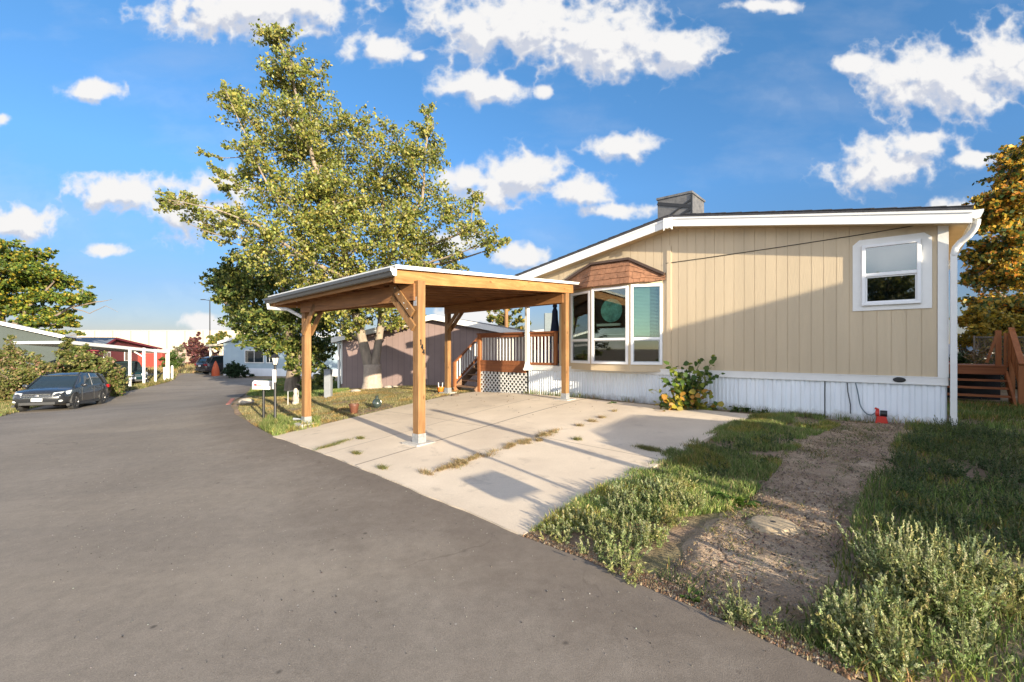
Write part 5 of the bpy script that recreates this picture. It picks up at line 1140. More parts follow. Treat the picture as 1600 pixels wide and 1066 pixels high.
# ------------------------------------------------------------------ vehicles
M_cargl = simple('car_glass', (.02,.03,.035), .05, var=.1, spec=.8)
M_plate = simple('plate_white', (.65,.66,.66), .5)
M_lamp = simple('lamp_lens', (.6,.62,.62), .12, var=.1, spec=.8)
M_red = simple('tail_lamp', (.32,.01,.012), .2, var=.1)
M_rim = simple('dark_alloy', (.09,.09,.095), .4, .5)
M_clad = simple('black_cladding', (.035,.036,.038), .6)
def car(label, X, Y, heading, paint, L=4.45, Wd=1.78, Ht=1.58, name='parked_car', kind='wagon', cat='car', group=None):
    z = h1(X, Y); M = frame((X,Y,z), heading)
    # tilt with the ground
    d = unit(np.array([heading[0],heading[1],0.])); za, zb = h1(*(np.array([X,Y])+d[:2]*1.3)), h1(*(np.array([X,Y])-d[:2]*1.3)); pitch = math.atan2(za-zb, 2.6)
    Ry = np.eye(4); Ry[0,0] = math.cos(pitch); Ry[0,2] = -math.sin(pitch); Ry[2,0] = math.sin(pitch); Ry[2,2] = math.cos(pitch); M = M @ Ry; M[2,3] = (za+zb)/2
    t = empty(name, M, label, cat, group)
    sx = L/4.45; sy = Wd/1.78; sz = Ht/1.58
    q = lambda: G(M @ np.diag([sx,sy,sz,1]))
    def loft(g, st, cap=True):
        n = len(st[0]); V_ = [p for s in st for p in s]; F = []
        for i in range(len(st)-1):
            for k in range(n): F.append((i*n+k, i*n+(k+1)%n, (i+1)*n+(k+1)%n, (i+1)*n+k))
        F.append(tuple(range(n))); F.append(tuple((len(st)-1)*n+k for k in range(n))[::-1]); g.add(V_, F)
    def sec(x, zl, zh, hw, cr=.02): 
        h = [(hw*.80,zl),(hw*.96,zl+.08),(hw*1.0,zl+(zh-zl)*.42),(hw*.985,zl+(zh-zl)*.72),(hw*.93,zh-.03),(hw*.82,zh),(hw*.4,zh+cr)]
        return [(x,a,b) for a,b in h]+[(x,-a,b) for a,b in h[::-1]]
    g = q()
    loft(g, [sec(-2.2,.48,.88,.72),sec(-2.14,.36,.98,.80),sec(-1.9,.27,1.03,.865),sec(-1.3,.23,1.02,.885),sec(0,.22,.99,.89),sec(.85,.22,.96,.888),sec(1.15,.22,.95,.88,.03),sec(1.6,.23,.90,.865,.04),sec(1.95,.27,.83,.83,.04),sec(2.13,.33,.74,.76,.02),sec(2.2,.42,.66,.66,.01)])
    g.build('body', paint, t, smooth=True)
    # cabin
    def cs(x, zt, hb, ht, zb=.93): return [(x,hb,zb),(x,(hb+ht)/2+.02,(zb+zt)/2),(x,ht,zt),(x,-ht,zt),(x,-(hb+ht)/2-.02,(zb+zt)/2),(x,-hb,zb)]
    rear = -2.05 if kind != 'pickup' else -.75
    g = q()
    if kind == 'pickup': loft(g, [cs(-.75,1.0,.78,.76),cs(-.6,1.46,.80,.63),cs(.1,1.5,.80,.63),cs(.4,1.45,.80,.62),cs(1.05,.96,.76,.70)])
    else: loft(g, [cs(-2.08,1.02,.74,.70),cs(-1.82,1.40,.78,.60),cs(-1.5,1.48,.80,.62),cs(-.4,1.525,.81,.635),cs(.15,1.50,.81,.63),cs(.42,1.42,.80,.61),cs(1.18,.95,.76,.70)])
    g.build('windows', M_cargl, t, smooth=True)
    g = q()
    xs = [-1.86,-1.5,-.4,.18,.40] if kind != 'pickup' else [-.62,-.2,.1,.4]; zs_ = [1.41,1.49,1.535,1.51,1.435] if kind != 'pickup' else [1.46,1.5,1.51,1.455]
    loft(g, [[(x,.64,z_-.03),(x,.56,z_+.02),(x,0,z_+.035),(x,-.56,z_+.02),(x,-.64,z_-.03),(x,0,z_-.05)] for x, z_ in zip(xs, zs_)])
    for s in (1,-1):
        if kind != 'pickup':
            g.tube([(.40,s*.63,1.44),(.8,s*.70,1.19),(1.18,s*.775,.95)], .028, 6); g.tube([(-.42,s*.655,1.50),(-.40,s*.80,.98)], .026, 6); g.tube([(-1.45,s*.64,1.47),(-1.62,s*.72,1.25),(-1.78,s*.79,1.0)], .045, 6); g.tube([(-1.86,s*.61,1.42),(-2.1,s*.74,.98)], .05, 6)
        else:
            g.tube([(.40,s*.63,1.44),(1.05,s*.76,.95)], .03, 6); g.tube([(-.6,s*.64,1.45),(-.75,s*.79,.95)], .05, 6)
    g.build('roof', paint, t, smooth=True)
    for s in (1,-1):
        for x in (1.33,-1.31):
            w = q(); y0 = s*.70; y1 = s*.895
            w.lathe([(.20,0),(.315,.0),(.342,.03*s),(.345,.17*s),(.325,.198*s),(.23,.2*s),(.22,.16*s)], (x,y0,.345), 24, 'y'); wh = w.build('wheel', M_rubber, t, smooth=True)
            r_ = q()
            for k in range(5):
                a = 2*math.pi*k/5+.3; 
                for da in (-.13,.13): r_.beam((x,y0+s*.18,.345),(x+.22*math.cos(a+da),y0+s*.175,.345+.22*math.sin(a+da)),.03,.028)
            r_.lathe([(.205,.13*s),(.23,.19*s),(.215,.2*s),(.2,.15*s)], (x,y0,.345), 24, 'y'); r_.lathe([(.05,.12*s),(.05,.2*s)], (x,y0,.345), 10, 'y'); r_.build('rim', M_rim, wh)
            a_ = q(); arc = [(x+.395*math.cos(th), .36+.395*math.sin(th)) for th in np.linspace(0,math.pi,15)]+[(x+.33*math.cos(th), .36+.36*math.sin(th)) for th in np.linspace(math.pi,0,15)]
            a_.prism(arc, s*.80, s*.899, 'y'); a_.build('wheel_arch', M_clad, t)
        m_ = q(); m_.ball((.80,s*.96,1.02),(.07,.11,.075),10,6); m_.beam((.82,s*.84,.98),(.82,s*.93,1.0),.04,.04); m_.build('mirror', paint, t, smooth=True)
        d_ = q()
        for x0, x1 in ((.78,.772),(-.36,-.368),(-1.22,-1.228)): d_.box(x0,x1,s*.885,s*.8965,.34,.93)
        d_.box(-1.9,1.9,s*.80,s*.898,.21,.30); d_.box(.0,.16,s*.88,s*.905,.80,.825); d_.box(-1.12,-.98,s*.88,s*.905,.82,.845); d_.build('door_trim', M_clad, t)
        if kind == 'wagon': r_ = q(); r_.tube([(-1.7,s*.55,1.46),(-1.5,s*.56,1.54),(.1,s*.56,1.565),(.3,s*.56,1.50)], .016, 6); r_.build('roof_rail', M_black, t)
        h_ = q(); h_.hexa([(1.80,s*.885,.70),(2.17,s*.70,.63),(2.215,s*.46,.63),(1.9,s*.42,.66)],[(1.62,s*.885,.85),(2.04,s*.72,.80),(2.14,s*.48,.765),(1.95,s*.44,.80)]); h_.build('headlight', M_lamp, t, bevel=.01)
        f_ = q(); f_.ball((2.12,s*.69,.44),(.06,.085,.05),8,5); f_.build('fog_light', M_lamp, t)
        r_ = q(); r_.box(-2.2,-2.0,s*.60,s*.865,.78,.94); r_.build('tail_light', M_red, t, bevel=.02)
    g = q(); g.hexa([(2.2,-.40,.585),(2.2,.40,.585),(2.15,.36,.57),(2.15,-.36,.57)],[(2.175,-.42,.72),(2.175,.42,.72),(2.11,.42,.74),(2.11,-.42,.74)]); g.box(2.08,2.19,-.55,.55,.30,.40); g.build('grille', M_clad, t)
    g = q(); 
    for (a,b,c_,d) in ((-.42,.42,.585,.595),(-.42,.42,.715,.725),(-.42,.42,.65,.658)): g.box(2.17,2.212,a,b,c_,d)
    g.ball((2.205,0,.655),(.02,.07,.035),10,6); g.build('grille_bars', M_chrome, t)
    g = q(); g.box(2.2,2.215,-.17,.17,.44,.56); g.build('number_plate', M_plate, t)
    g = q(); g.box(-2.225,-2.2,-.17,.17,.72,.85); g.build('number_plate', M_plate, t)
    g = q(); g.box(-2.235,-2.0,-.78,.78,.36,.52); g.build('rear_bumper', M_clad, t, bevel=.02)
    return t
M_pblack = simple('charcoal_paint', (.022,.024,.028), .22, var=.06, coat=.8)
M_pteal = simple('dark_teal_paint', (.006,.028,.034), .25, var=.06, coat=.8)
M_psilver = simple('silver_paint', (.35,.37,.4), .25, .3, var=.05, coat=.6)
M_pgrey = simple('dark_grey_paint', (.045,.04,.045), .25, var=.06, coat=.8)
car('dark charcoal estate car with roof rails parked facing the camera on the left', -19.9, 20.25, (.39,-.92), M_pblack)
car('dark estate car seen from behind, parked by the blue grey house down the road', -26.6, 42.5, (.50,.86), M_pgrey, L=4.7, Wd=1.85, Ht=1.68)
car('dark teal pickup truck parked under the white carport', -28.0, 33.0, (.75,-.66), M_pteal, L=4.9, Wd=1.85, Ht=1.75, name='pickup_truck', kind='pickup', cat='truck')
car('teal green car half hidden by shrubs under the white carport', -30.6, 32.2, (.35,-.93), simple('green_paint', (.012,.07,.065), .25, coat=.8), name='parked_car')
car('pale silver car glimpsed through the balusters behind the deck', -.3, 22.6, (-.95,.3), M_psilver, name='parked_car')
car('white car glimpsed between the downspout and the brown side steps', *pt(1500,560,20.5)[:2], (.9,.3), M_white, name='parked_car')

# ------------------------------------------------------------------ neighbouring buildings
def gable(name, A, B, eave, ridge, depth, wallm, roofm, label, cat='house', base_drop=.3, over=.3, skirt=None, mid=.5, fas=M_white, skirtm=None, windows=()):
    """gable end from A (left in view) to B (right); the body runs away from the camera"""
    A = np.array([A[0],A[1],0.]); B = np.array([B[0],B[1],0.]); Lw = np.linalg.norm(B-A); d = (B-A)/Lw
    zb = min(h1(*A[:2]), h1(*B[:2]))-base_drop
    M = frame((*A[:2], 0), d[:2]); M[:3,3] = (A[0],A[1],zb); t = empty(name, M, label, cat)
    F_ = M.copy(); F_[2,3] = 0; q = lambda: G(F_)       # x along the front, y into the depth, z absolute
    m_ = Lw*mid
    g = q(); z1 = skirt if skirt is not None else zb
    g.prism([(0,z1),(Lw,z1),(Lw,eave),(m_,ridge),(0,eave)], 0, depth, 'y'); g.build('wall', wallm, t)
    if skirt is not None: g = q(); g.box(.02,Lw-.02,-.02,depth-.02,zb,skirt); g.build('skirting', skirtm or M_skirt, t)
    g = q(); sl, sr = (ridge-eave)/m_, (ridge-eave)/(Lw-m_)
    g.prism([(-over,eave-over*sl+.02),(m_,ridge+.02),(Lw+over,eave-over*sr+.02),(Lw+over,eave-over*sr+.09),(m_,ridge+.09),(-over,eave-over*sl+.09)], -over, depth+over, 'y'); g.build('roof', roofm, t)
    g = q()
    g.prism([(-over,eave-over*sl-.13),(m_,ridge-.13),(m_,ridge+.10),(-over,eave-over*sl+.10)], -over-.03, -over-.002, 'y'); g.prism([(m_,ridge-.13),(Lw+over,eave-over*sr-.13),(Lw+over,eave-over*sr+.10),(m_,ridge+.10)], -over-.031, -over-.002, 'y')
    g.box(-over-.02,-over-.002,-over,depth+over,eave-over*sl-.1,eave-over*sl+.1); g.build('fascia', fas, t)
    for (x0,x1,z0_,z1_) in windows:
        g = q(); g.box(x0,x1,-.05,-.001,z0_,z1_); w_ = g.build('window', M_white, t); g = q(); m2 = (x0+x1)/2; g.box(x0+.08,m2-.03,-.06,-.051,z0_+.08,z1_-.08); g.box(m2+.03,x1-.08,-.06,-.051,z0_+.08,z1_-.08); g.build('pane', M_cargl, w_)
    return t, F_
def grooved(name, col):
    m, nt, N, L, b = newmat(name); tc = N.new('ShaderNodeTexCoord'); sp_ = N.new('ShaderNodeSeparateXYZ'); L.new(tc.outputs['Object'], sp_.inputs[0])
    w = N.new('ShaderNodeMath'); w.operation = 'PINGPONG'; w.inputs[1].default_value = .15; L.new(sp_.outputs[0], w.inputs[0])
    g_ = mrange(N, L, w.outputs[0], .0, .012, .45, 1.)
    n = ramp(N, L, noisenode(N, L, tc.outputs['Object'], 1.2, 5), [(.3,tuple(c*.9 for c in col)),(.7,tuple(c*1.08 for c in col))])
    cb = N.new('ShaderNodeCombineColor'); [L.new(g_, cb.inputs[k]) for k in range(3)]
    L.new(mixc(N, L, 1.0, n, cb.outputs[0], 'MULTIPLY'), b.inputs['Base Color']); b.inputs['Roughness'].default_value = .7; return m
M_mauve = grooved('mauve_siding', (.25,.18,.165))
t_, F_ = gable('mauve_house', (-8.0,21.3), (1.3,18.6), 1.80, 2.72, 14, M_mauve, M_shing, 'mauve sided single storey house behind the tallest tree', skirt=-.55, skirtm=M_conc)
g = G(F_); g.box(.0,.09,-.03,-.001,-.3,1.72); g.box(-.12,-.03,-.10,-.01,-.8,1.60); g.tube([(-.35,-.2,1.7),(-.2,-.12,1.62),(-.075,-.055,1.5)], .045, 8); g.build('downspout', M_white, t_)
g = G(F_); g.box(5.3,5.42,-.08,-.002,.75,1.45); g.build('vent_pipe', M_brown, t_)
gable('blue_house', pt(349,585,39.8)[:2], pt(540,585,37.5)[:2], 1.95, 3.3, 12, simple('pale_blue_siding', (.36,.46,.52), .7, var=.06, scale=2), M_roofmetal, 'pale blue grey house with white skirting at the bend of the road', skirt=-.35, windows=((2.2,4.1,.1,1.25),(4.3,5.0,.1,1.25)))
# porch awning of the blue house
a = pt(325,541,41); b = pt(349,539,40.2)
g = G(); g.hexa([a+[0,-.3,-.05],b+[0,-.3,-.05],b+[1.2,4,-.05],a+[.0,4,-.05]],[a+[0,-.3,.12],b+[0,-.3,.14],b+[1.2,4,.14],a+[0,4,.12]]); 
tA = empty('porch_awning', frame(gp(*a[:2]),(1,0)), 'small cream awning on a single post at the left end of the blue grey house', 'awning'); g.build('roof', simple('cream_metal',(.7,.6,.42),.5), tA)
for dx in (.25,): g = G(); p = gp(a[0]+dx,a[1]); g.box(p[0]-.07,p[0]+.07,p[1]-.07,p[1]+.07,p[2],a[2]-.05); g.build('post', M_white, tA)
# warehouse
gw = G(); M_cream = simple('cream_concrete_panels', (.50,.42,.32), .8, var=.05, scale=.2)
zt_ = EYE+28*140/711; x0 = pt(120,0,140)[0]; x1 = pt(620,0,140)[0]
tw = empty('warehouse', frame((x0,140,-1.5),(1,0)), 'long flat roofed cream warehouse behind everything on the left', 'building')
x = x0
while x < x1: gw.box(x+.05,min(x1,x+5.55)-.05,140,141,-1.5,zt_); x += 5.55
gw.box(x0,x1,140.1,190,-1.5,zt_-.1); gw.build('wall', M_cream, tw)
g = G(); x = x0+5.55
while x < x1: g.box(x-.12,x+.12,139.95,140.09,-1.5,zt_-.02); x += 5.55
g.build('panel_joints', simple('joint_grey',(.3,.25,.2),.8), tw)
g = G(); g.box(x0-.1,x1+.1,139.9,141,zt_+.001,zt_+.18); g.build('parapet_cap', simple('cap_metal',(.45,.4,.35),.5), tw)
# street lamp
bl = gp(*pt(328,560,100)[:2]); tl = empty('street_lamp', frame(bl,(1,0)), 'tall dark street lamp with a single arm in front of the warehouse', 'street lamp')
g = G(); g.tube([bl, [bl[0],bl[1],12.0]], [.14,.09], 10); g.build('pole', M_black, tl); g = G(); g.beam((bl[0]+.1,bl[1],11.9),(bl[0]-1.1,bl[1],12.1),.12,.12); g.build('arm', M_black, tl); g = G(); g.box(bl[0]-2.0,bl[0]-1.05,bl[1]-.2,bl[1]+.2,12.05,12.2); g.build('lamp_head', M_black, tl, bevel=.04)
# wooden pole behind the deck
bp_ = gp(*pt(791,560,25)[:2]); solo(G().tube([bp_, [bp_[0],bp_[1],4.5]], [.125,.11], 10), 'utility_pole', M_wz, bp_, 'plain wooden pole rising behind the deck', 'pole')
# white carport across the road
def white_carport():
    c = [pt(262,549,36), pt(108,534,25.5), pt(20,540,27.5), pt(205,549,40)]; c[0][2] = c[3][2] = 1.16; c[1][2] = 1.78; c[2][2] = 1.78
    t = empty('white_carport', frame(gp(*np.mean([k[:2] for k in c],0)),(1,0)), 'long low white metal carport with thin posts on the far side of the road', 'carport')
    g = G(); g.hexa([k-[0,0,.16] for k in c],[k for k in c]); g.build('roof', simple('weathered_white_metal',(.62,.63,.63),.5), t)
    g = G(); g.beam(c[0]+[.05,-.04,-.08],c[1]+[.05,-.04,-.08],.04,.20); g.build('fascia', M_white, t)
    for px, Z, lab in [(225,31.8,0),(243,34,0),(260,36,0),(203,29.6,0)]:
        b = gp(*pt(px+(2 if px==260 else 0),600,Z)[:2]); w = .055 if px != 260 else .09; g = G(); g.box(b[0]-w,b[0]+w,b[1]-w,b[1]+w,b[2],1.3 if px > 230 else 1.4); g.build('post', M_white, t)
    g = G(); b = pt(225,0,31.8); g.beam((b[0],b[1],.75),(b[0]-.9,b[1]+.1,1.22),.07,.07); g.build('brace', M_white, t)
white_carport()
for (px, py, Z, hh, lab) in [(269,595,36.5,1.15,'short white bollard at the corner of the verge, right of the white carport'),(257,597,35.3,1.1,'short white bollard touching the last post of the white carport')]:
    b = gp(*pt(px,py,Z)[:2]); g = G(); g.lathe([(.085,0),(.085,hh-.05),(.06,hh),(.01,hh+.02)], b, 12); solo(g, 'bollard', M_white, b, lab, 'bollard')
# white roofed home, red home with grey roof
gable('white_roof_house', pt(-95,520,30)[:2], pt(92,524,33.5)[:2], 2.30, 3.35, 10, simple('sage_siding', (.035,.05,.048), .7), M_roofmetal, 'sage green house with a white roof behind the tall shrubs at the far left', over=.35, mid=.35)
A = pt(150,560,48); B = pt(246,560,60)
t3, F3 = gable('red_house', A[:2], B[:2], 1.35, 2.5, 9, simple('dark_red_siding', (.12,.022,.025), .7), simple('grey_roof', (.12,.14,.17), .5, var=.1), 'dark red house with a grey roof beyond the white carport', over=.4, mid=.22, fas=simple('dark_red_fascia',(.16,.02,.03),.7), windows=((1.2,2.4,-.1,1.0),(5,6.2,-.1,1.0)))

b = gp(*pt(236,585,50)[:2]); g = G(); g.box(b[0]-1.5,b[0]+1.2,b[1],b[1]+2.2,b[2],b[2]+1.9); solo(g, 'garden_shed', simple('orange_red_paint', (.28,.05,.035), .7), b, 'bright red shed between the posts of the white carport', 'shed', bevel=.05)
b = gp(*pt(244,585,56)[:2]); g = G(); g.box(b[0]-1.8,b[0]+1.6,b[1],b[1]+4,b[2],b[2]+2.3); t4 = solo(g, 'pink_house', simple('pale_pink_siding', (.60,.42,.36), .7), b, 'pale pink house far behind the white carport', 'house')
b = pt(130,560,44); 
# pale house behind the porch
gable('pale_house', pt(805,560,44)[:2], pt(905,560,41)[:2], 2.75, 3.05, 8, simple('beige_siding', (.45,.40,.33), .7), M_roofmetal, 'beige house with a white roof line seen far behind the porch railing')
g = G(); b = gp(*pt(858,560,38)[:2]); g.box(b[0]-.4,b[0]+.45,b[1]-.3,b[1]+.3,b[2],4.3); solo(g, 'chimney_stack', simple('slate_grey', (.16,.19,.2), .8), b, 'slate grey chimney seen beside the navy umbrella', 'chimney', bevel=.02)
# orange kayak-like cover by the blue house
b = gp(*pt(337,590,39.2)[:2]); g = G(); g.lathe([(.30,0),(.30,.35),(.24,.7),(.15,1.0),(.07,1.2),(.02,1.28)], b, 12); solo(g, 'covered_grill', simple('orange_tarp', (.55,.10,.03), .6, bump=.5, bscale=6), b, 'bright orange cover standing at the left corner of the blue grey house', 'cover', smooth=True)

# the neighbour on the right, out of the picture: its roof and mailbox shade the yard and the wall
sh_u = -5.0
def rp(u, v): return K+U*u+V*v
gable('beige_house', (K+U*-5.2+V*3.2)[:2], (K+U*-14+V*3.2)[:2], 3.85, 5.15, 16, simple('cream_siding', (.5,.43,.3), .7), M_shing, 'cream sided house of the neighbour on the right', over=.35, windows=((1.5,2.8,1.6,2.7),(5,6.4,1.6,2.7)))
car('tall grey car of the neighbour parked beside the cream sided house on the right', *rp(-3.75,4.0)[:2], (-V[0],-V[1]), M_psilver, L=4.9, Wd=1.95, Ht=2.0)

# ------------------------------------------------------------------ lamp post, mailbox and other small things
def lamp_post(px, py, Z, label, digits=True, pos=None, hgt=1.62):
    b = gp(*(pt(px,py,Z)[:2] if pos is None else pos)); t = empty('lamp_post', frame(b,(1,0)), label, 'lamp post'); q = lambda: G(frame(b,(1,0)))
    g = q(); g.lathe([(.05,0),(.05,.06),(.03,.1),(.028,hgt-.26),(.045,hgt-.25),(.02,hgt-.22)], (0,0,0), 12); g.build('post', M_black, t, smooth=True)
    g = q(); g.lathe([(.045,hgt-.24),(.085,hgt-.07)], (0,0,0), 6); g.build('glass', simple('frosted_glass', (.62,.60,.55), .3), t)
    g = q()
    for k in range(6): a = math.pi/3*k; g.beam((.047*math.cos(a),.047*math.sin(a),hgt-.24),(.087*math.cos(a),.087*math.sin(a),hgt-.06),.01,.01)
    g.lathe([(.12,hgt-.07),(.105,hgt-.05),(.04,hgt+.015),(.012,hgt+.025),(.012,hgt+.05)], (0,0,0), 6); g.lathe([(.03,hgt-.26),(.06,hgt-.238)], (0,0,0), 12); g.build('lantern_frame', M_black, t)
    g = q(); g.box(-.042,.042,-.045,-.032,hgt-.66,hgt-.36); s_ = g.build('number_sign', M_white, t)
    if digits:
        g = q()
        for i, ch in enumerate('144'):
            cz = hgt-.41-.095*i
            S_ = {'1': [((-.25,.30),(.0,.5)),((.0,.5),(.0,-.5))], '4': [((.12,-.5),(.12,.5)),((.12,.5),(-.5,-.15)),((-.5,-.15),(.42,-.15))]}[ch]
            for (xa,za),(xb,zb) in S_: g.beam((xa*.05,-.048,cz+za*.075),(xb*.05,-.048,cz+zb*.075),.006,.012,up=(0,-1,0))
        g.build('digits', M_black, s_)
def mailbox(px, py, Z, label, pos=None, ax=(1,-.25), top=1.02):
    b = gp(*(pt(px,py,Z)[:2] if pos is None else pos)); M = frame(b, ax); t = empty('mailbox', M, label, 'mailbox'); q = lambda: G(M)
    g = q(); g.lathe([(.032,-.05),(.032,top-.2)], (0,0,0), 12); g.build('post', M_black, t)
    g = q(); h0 = top-.24; prof = [(-.09,h0),(.09,h0),(.09,h0+.13)]+[(.09*math.cos(a),h0+.13+.09*math.sin(a)) for a in np.linspace(.2,math.pi-.2,8)]+[(-.09,h0+.13)]; g.prism(prof, -.24, .25, 'x'); bx_ = g.build('box', M_white, t, bevel=.004)
    g = q(); g.prism([(a*1.04, h0+(z-h0)*1.02) for a, z in prof], -.262, -.241, 'x'); g.build('door', M_white, t)
    g = q(); g.box(-.20,.02,-.098,-.092,h0+.10,h0+.12); g.box(-.20,-.13,-.099,-.093,h0+.09,h0+.14); g.build('flag', simple('flag_red', (.30,.02,.02), .5), t)
lamp_post(430, 655, 11.0, 'black lamp post with a vertical number sign on the grass beside the mailbox')
mailbox(412, 645, 11.6, 'white mailbox with a small red flag on a black post behind the lamp post', top=1.0)
lamp_post(0,0,0, 'black lamp post of the neighbour on the right', True, rp(-1.0,7.5)[:2], 2.2)
b = gp(*rp(-2.45,6.6)[:2]); g = G(); g.box(b[0]-.05,b[0]+.05,b[1]-.05,b[1]+.05,b[2],b[2]+2.85); g.box(b[0]-.06,b[0]+.06,b[1]-.06,b[1]+.06,b[2]+2.851,b[2]+2.9); solo(g, 'wooden_post', M_wz, b, 'tall square wooden post in the driveway of the neighbour on the right', 'post')
mailbox(0,0,0, 'white mailbox of the neighbour on the right', rp(-1.25,8.12)[:2], ax=(V[0],V[1]), top=1.5)
def pot(px, py, Z, label, r0, r1, h, mat_, name='plant_pot', cat='pot', prof=None):
    b = at(px,py) if Z is None else gp(*pt(px,py,Z)[:2]); t = empty(name, frame(b,(1,0)), label, cat)
    g = G(); g.lathe(prof or [(r0*.9,0),(r0,.01),(r1,h-.04),(r1+.012,h-.04),(r1+.012,h),(r1-.015,h),(r1-.02,h-.05)], b, 16); g.build('pot', mat_, t, smooth=True); return b, t
b, t = pot(553,646,None,'square brown plant pot with dead stems on the edge of the driveway', .085,.115,.24, simple('brown_plastic',(.13,.05,.03),.5))
g = G(); g.lathe([(.09,.17),(.0001,.19)], b, 12); g.build('soil', M_dark, t)
g = G(); [g.tube([b+[random.gauss(0,.04),random.gauss(0,.04),.17], b+[random.gauss(0,.07),random.gauss(0,.07),.28]], .004, 4) for _ in range(8)]; g.build('stems', M_stair, t)
b, t = pot(589,637,None,'round dark green glazed jug on the dry lawn right of the brown pot', .1,.1,.2, simple('green_glaze',(.035,.05,.045),.25,coat=.5), 'glazed_jug','jug',[(.06,0),(.12,.06),(.13,.12),(.10,.19),(.045,.24),(.04,.30),(.05,.32),(.04,.32)])
g = G(); g.tube([b+[.03,0,.2], b+[.10,0,.19], b+[.12,0,.11]], .012, 6); g.build('handle', M_galv, t)
b, t = pot(688,612.5,None,'small orange plant pot with two white stakes at the foot of the rear cedar post', .085,.12,.17, simple('orange_glaze',(.62,.18,.02),.4), 'orange_pot')
g = G(); [g.tube([b+[x,0,.05], b+[x*1.3,0,.32]], .014, 6) for x in (-.05,.06)]; g.build('stake', M_white, t)
b = at(460.5,618); b = gp(*pt(513,622,15.5)[:2]); g = G(); g.box(b[0]-.11,b[0]+.11,b[1]-.1,b[1]+.1,b[2]-.05,b[2]+.92); g.box(b[0]-.12,b[0]+.12,b[1]-.11,b[1]+.11,b[2]+.921,b[2]+.95); solo(g, 'utility_pedestal', simple('pedestal_grey',(.22,.235,.25),.5), b, 'grey utility pedestal standing on the lawn behind the left cedar post', 'pedestal', bevel=.008)
b = gp(*pt(462,629,14)[:2]); t = empty('garden_statue', frame(b,(1,0)), 'small pale stone figure on the lawn beside the left cedar post', 'statue'); g = G(); g.lathe([(.10,0),(.10,.08),(.07,.1),(.09,.2),(.06,.3),(.05,.34),(.065,.38),(.06,.45),(.03,.5)], b, 12); g.build('figure', simple('pale_stone',(.42,.36,.30),.9,var=.3), t, smooth=True)
b = gp(*pt(450,630,14)[:2]); g = G(); g.tube([b, b+[0,0,.42], b+[.3,.05,.44], b+[.3,.05,.0]], .012, 6); solo(g, 'wire_hoop', M_galv, b, 'thin metal hoop standing in the grass left of the small stone figure', 'hoop')
b = at(385,632); g = G(); g.ball(b+[0,.0,.08],(.26,.2,.13),10,6); solo(g, 'boulder', simple('pale_rock',(.36,.31,.25),.9,var=.3,bump=.8,bscale=8), b, 'pale boulder at the road corner behind the mailbox', 'rock', smooth=True)
for i,(px,py,r,lab) in enumerate([(607,607,.16,'flat pale rock at the right foot of the tallest tree'),(556,613,.15,'pale rock left of the trunk of the tallest tree'),(617,606,.12,'small whitish rock against the wall of the mauve house')]):
    b = at(px,py); g = G(); g.ball(b+[0,0,r*.3],(r*1.3,r,r*.55),9,6); solo(g, 'rock', simple('rock_%d'%i,(.34,.29,.23),.9,var=.3,bump=.8,bscale=8), b, lab, 'rock', smooth=True)
b = at(711,620); g = G(); g.ball(b+[0,0,.05],(.12,.09,.05),8,5); solo(g, 'rock', simple('dark_rock',(.12,.09,.07),.9), b, 'dark stone lying on the driveway in front of the deck steps', 'rock')
b = at(352,633); 
g = G(); p_, q2 = at(352,640), at(364,625); g.beam(p_*.7+q2*.3+[0,0,.02],q2+[0,0,.02],.12,.09); solo(g, 'painted_kerb', simple('faded_red_paint',(.35,.12,.09),.8), p_, 'short faded red kerb at the bend of the road', 'kerb')
# manhole cover
b = at(1208,824); t = empty('manhole_cover', frame(b,(1,0)), 'round pale concrete manhole cover set in the dirt path', 'manhole cover'); M_man = simple('worn_concrete', (.40,.31,.20), .85, var=.15, scale=14, bump=.5)
g = G(); n_ = 40; r = .185
g.lathe([(.001,-.05),(r+.02,-.05),(r+.02,.012),(r,.016),(r-.012,.036),(r-.03,.04),(.001,.04)], b+[0,0,.01], n_); g.build('lid', M_man, t, smooth=True)
g = G(); g.lathe([(.001,.0),(.022,.0),(.022,.003),(.001,.003)], b+[0,0,.0495], 16); 
for a in (): g.box(b[0]+.13*math.cos(a)-.02,b[0]+.13*math.cos(a)+.02,b[1]+.13*math.sin(a)-.012,b[1]+.13*math.sin(a)+.012,b[2]+.0495,b[2]+.052)
g.build('lift_hole', M_dark, t)
g = G(); g.lathe([(r+.025,-.05),(r+.04,.0),(r+.026,.01)], b+[0,0,.012], n_); g.build('ring', M_man, t)
# red pump and hoses
ub = lambda x: (7.41-((x-800)/711)*7.75)/(.759+.651*((x-800)/711))
u_ = ub(1378); b = gp(*(K+U*u_+V*.22)[:2]); t = empty('water_pump', frame(b,U), 'small red and black pump on the ground against the skirting, with grey hoses', 'pump'); q = lambda: G(frame(b,U))
M_pr = simple('pump_red',(.55,.035,.02),.45); g = q(); g.prism([(-.10,0),(.10,0),(.085,.05),(.065,.14),(-.065,.14),(-.085,.05)], -.07, .07, 'y'); g.build('base', M_pr, t, bevel=.01)
g = q(); g.lathe([(.055,-.08),(.055,.02)], (0.0,0,.19), 14, 'x'); g.build('motor', M_black, t, smooth=True); g = q(); g.lathe([(.06,0),(.06,.05),(.03,.06)], (.03,0,.19), 14, 'x'); g.tube([(.05,0,.21),(.05,0,.26),(.09,-.02,.27)], .02, 8); g.build('outlet', M_pr, t, smooth=True)
def hs(x, y, dv=.04): 
    u = ub(x); Zw = (K+U*u)[1]; return np.array([u, dv, EYE+(545-y)*Zw/711])
pts = [hs(*p) for p in [(1337,598),(1341,615),(1344,634),(1353,646),(1362,649),(1370,643)]]+[np.array([u_+.07,.2,b[2]+.26])]
